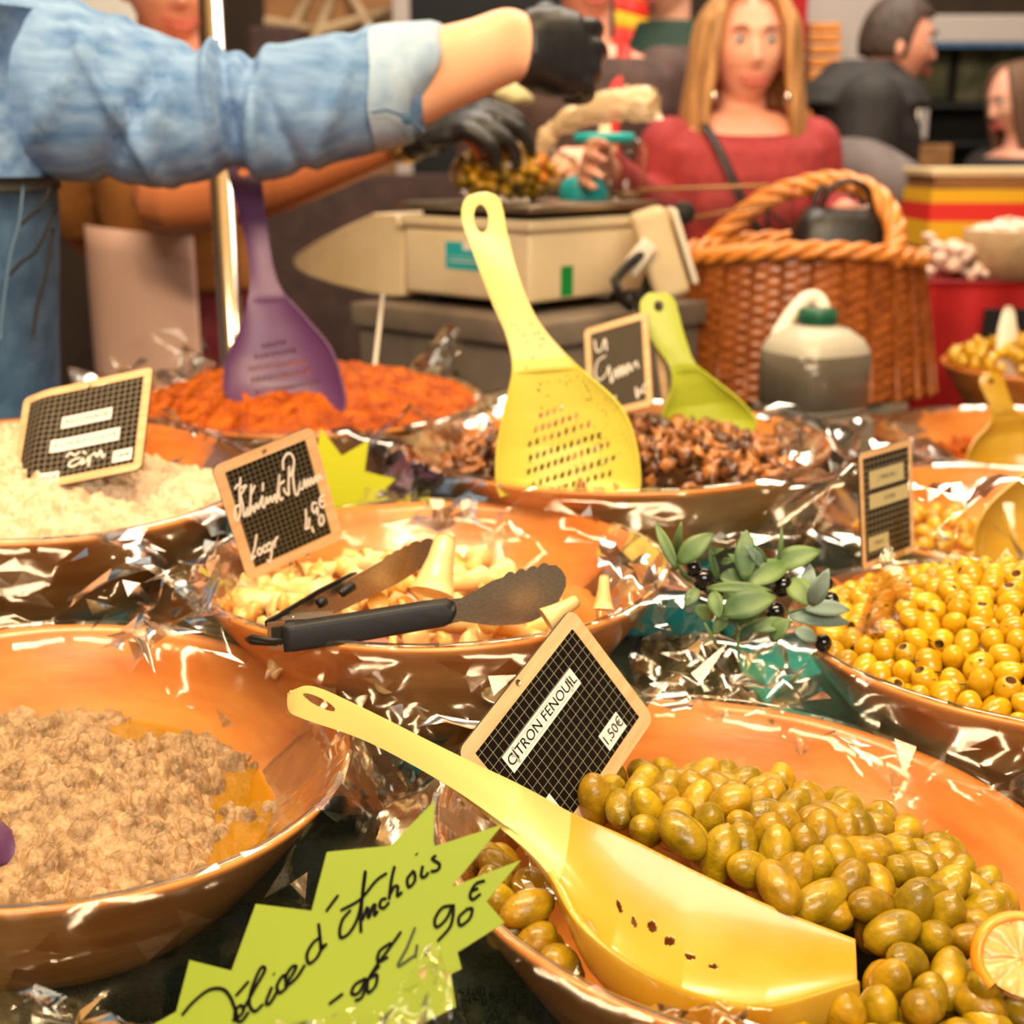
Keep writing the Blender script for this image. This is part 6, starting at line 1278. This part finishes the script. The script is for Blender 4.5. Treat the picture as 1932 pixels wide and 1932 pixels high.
for ya, yb_, m in ((358, 384, 'yellowC'), (384, 420, 'redL'), (420, 470, 'yellowC')): ob('stripe', me('stripe', *box(w_ + .012, .23, z_(ya) - max(.001, z_(yb_)), c=(.03, .10, (z_(ya) + max(.001, z_(yb_))) / 2)), m, False), t)
gb = P(1905, 500, 2.93); gb.z = zr_ + .001
tag(ob('round_basket', me('round_basket', *lathe([(.001, 0), (.085, 0), (.098, .05), (.108, .105), (.104, .108), (.096, .10), (.086, .03), (.001, .02)], 40), 'basketg'), None, T(gb)), 'round tan basket filled with pale garlic on the red table', 'basket')
GM = [chunk('garlic_piece', 'pink', .017, 120 + i, 1.1, .9, .8) for i in range(4)]; rs = np.random.RandomState(9)
for i in range(70):
    a, r = rs.uniform(0, 6.3), .085 * rs.rand() ** .5; o = ob('garlic_piece', GM[i % 4], None, T(gb + Vector((r * cos(a), r * sin(a), .088 + .03 * (1 - r / .085) + .012 * (i % 2)))) @ Matrix.Rotation(rs.uniform(0, 6), 4, 'Z')); tag(o, 'pale garlic piece heaped in the round tan basket', 'garlic', 'garlic in the round basket')
for i in range(60):
    p = P(rs.uniform(1735, 1830), 0, 3.0); y_ = rs.uniform(2.92, 3.06); k = rs.rand(); o = ob('garlic_piece', GM[i % 4], None, T((p.x + rs.normal(0, .01), y_, zr_ + .012 + .075 * k * (1 - abs(p.x - P(1765, 0, 3.0).x) / .12))) @ Matrix.Rotation(rs.uniform(0, 6), 4, 'Z')); tag(o, 'pale pink garlic piece piled loose on the red table', 'garlic', 'loose garlic on the red table')

# ------------------------------------------------------------------ hall behind
def stand(name, label, cat, px0, px1, py0, d, depth, m, top=None):
    return bxw(name, px0, px1, py0, 0, d, depth, m, label, cat, .006, .0)
t = thing('display_shelf', 'tall dark display shelf with green pictures under a grey awning', 'shelf', T(P(1830, 300, 5.2).to_tuple()[:2] + (0,)))
q = t.matrix_basis.inverted()
def prt(name, px0, px1, py0, py1, d, depth, m, par, inv, bev=.004, z0=None):
    a, b = inv @ P(px0, py0, d), inv @ P(px1, py1, d); zb0 = b.z if z0 is None else z0
    return ob(name, me(name, *box(abs(b.x - a.x), depth, a.z - zb0, bev=bev, c=((a.x + b.x) / 2, (a.y + b.y) / 2 + depth / 2, (a.z + zb0) / 2)), m, False), par)
prt('back_panel', 1690, 2150, 60, 400, 5.3, .05, 'black', t, q, .004, 0.0); prt('awning', 1715, 2150, 28, 80, 4.95, .5, 'grey', t, q, .01); prt('awning_edge', 1715, 2150, 80, 90, 4.94, .05, 'denimD', t, q)
for x0, x1, y0, y1 in ((1700, 1790, 98, 186), (1808, 1935, 92, 190), (1950, 2080, 92, 190)): prt('picture', x0, x1, y0, y1, 5.24, .03, 'picture', t, q)
for y in (196, 268): prt('shelf_board', 1690, 2150, y, y + 8, 5.1, .2, 'black', t, q)
for i, x in enumerate((1694, 1708, 1724, 1740)):
    o = bxw('bottle', x, x + 11, 200 + 6 * (i % 2), 262, 5.12, .03, 'grey' if i % 2 else 'white'); o['label'] = ['pale bottle at the left end of the dark shelf', 'white bottle second on the dark shelf', 'pale bottle third on the dark shelf', 'white bottle at the right of the row on the dark shelf'][i]; o['category'] = 'bottle'
    zb0 = P(x, 268, 5.1).z
stand('wooden_counter', 'brown wooden counter behind the man in the black jacket', 'counter', 1660, 1810, 272, 4.55, .12, 'wood')
t = thing('crate_stack', 'stack of orange wooden crates against a pale board behind the man', 'crates', T(P(1560, 60, 4.9).to_tuple()[:2] + (0,))); q = t.matrix_basis.inverted()
prt('pale_board', 1520, 1690, -60, 42, 5.0, .04, 'grey', t, q, .004, 0)
for i, y in enumerate((42, 62, 84, 108, 130)): prt('crate', 1528, 1588, y, y + 17, 4.85, .1, 'wickerL', t, q, .006, (0 if i == 4 else None))
stand('red_banner', 'tall dark red banner beside the orange crates', 'banner', 1492, 1528, -80, 4.7, .02, 'red')
for i, (x0, x1, m) in enumerate(((1165, 1290, 'yellowC'),)):
    t = thing('striped_flag', 'hanging yellow and red striped flag behind the customers', 'flag', T(P(1230, 40, 4.4))); q = t.matrix_basis.inverted()
    for k in range(6):
        V = []
        for ii in range(10):
            for jj in range(4):
                u, v = ii / 9, jj / 3; p = P(1160 + 140 * u, -70 + 30 * (k + v) + 34 * u, 4.4 + .05 * sin(u * 7)); V.append(q @ p)
        o = ob('stripe', me('stripe', V, gridF(10, 4), 'yellowC' if k % 2 else 'redL'), t); o.modifiers.new('thickness', 'SOLIDIFY').thickness = .004
    a = q @ P(1150, -85, 4.42); b = q @ P(1150, 700, 4.42); b.z = -P(1230, 40, 4.4).z; V, F = tube([a, b], .012, 10); ob('pole', me('pole', V, F, 'grey'), t)
    V, F = tube([q @ P(1150, -80, 4.42), q @ P(1310, -40, 4.42)], .008, 8); ob('crossbar', me('crossbar', V, F, 'grey'), t)
t = thing('wooden_rack', 'golden brown wooden rack with slanted bars in the left background', 'rack', T(P(620, 50, 4.6).to_tuple()[:2] + (0,))); q = t.matrix_basis.inverted()
prt('back_panel', 505, 742, -120, 400, 4.7, .03, 'wood', t, q, .004, 0)
for a_, b_ in (((520, 110), (600, -40)), ((580, 110), (640, -40)), ((640, -40), (720, 90)), ((600, 60), (740, 20)), ((500, 40), (600, 60)), ((690, 110), (740, 40))):
    V, F = tube([q @ P(*a_, 4.62), q @ P(*b_, 4.62)], .02, 8); ob('slanted_bar', me('slanted_bar', V, F, 'basketg'), t)
prt('dark_bin', 470, 560, 50, 130, 4.5, .2, 'browncoat', t, q, .01, 0)
stand('grey_post', 'pale grey tent post left of the black glove', 'post', 738, 770, -120, 4.3, .05, 'grey'); stand('dark_gap_block', 'dark gap filled by a black cabinet behind the gloved wrist', 'backdrop', 772, 1150, -100, 5.6, .4, 'black')  # black block put where only a dark gap lies
stand('backlight_board', 'white board in place of the bright screen behind the tanned vendor', 'backlight', 132, 262, -150, 3.9, .05, 'paper')  # white board stands in for bright background light
stand('low_counter', 'dark counter far behind the arms', 'counter', 380, 1000, 330, 4.25, .15, 'browncoat')
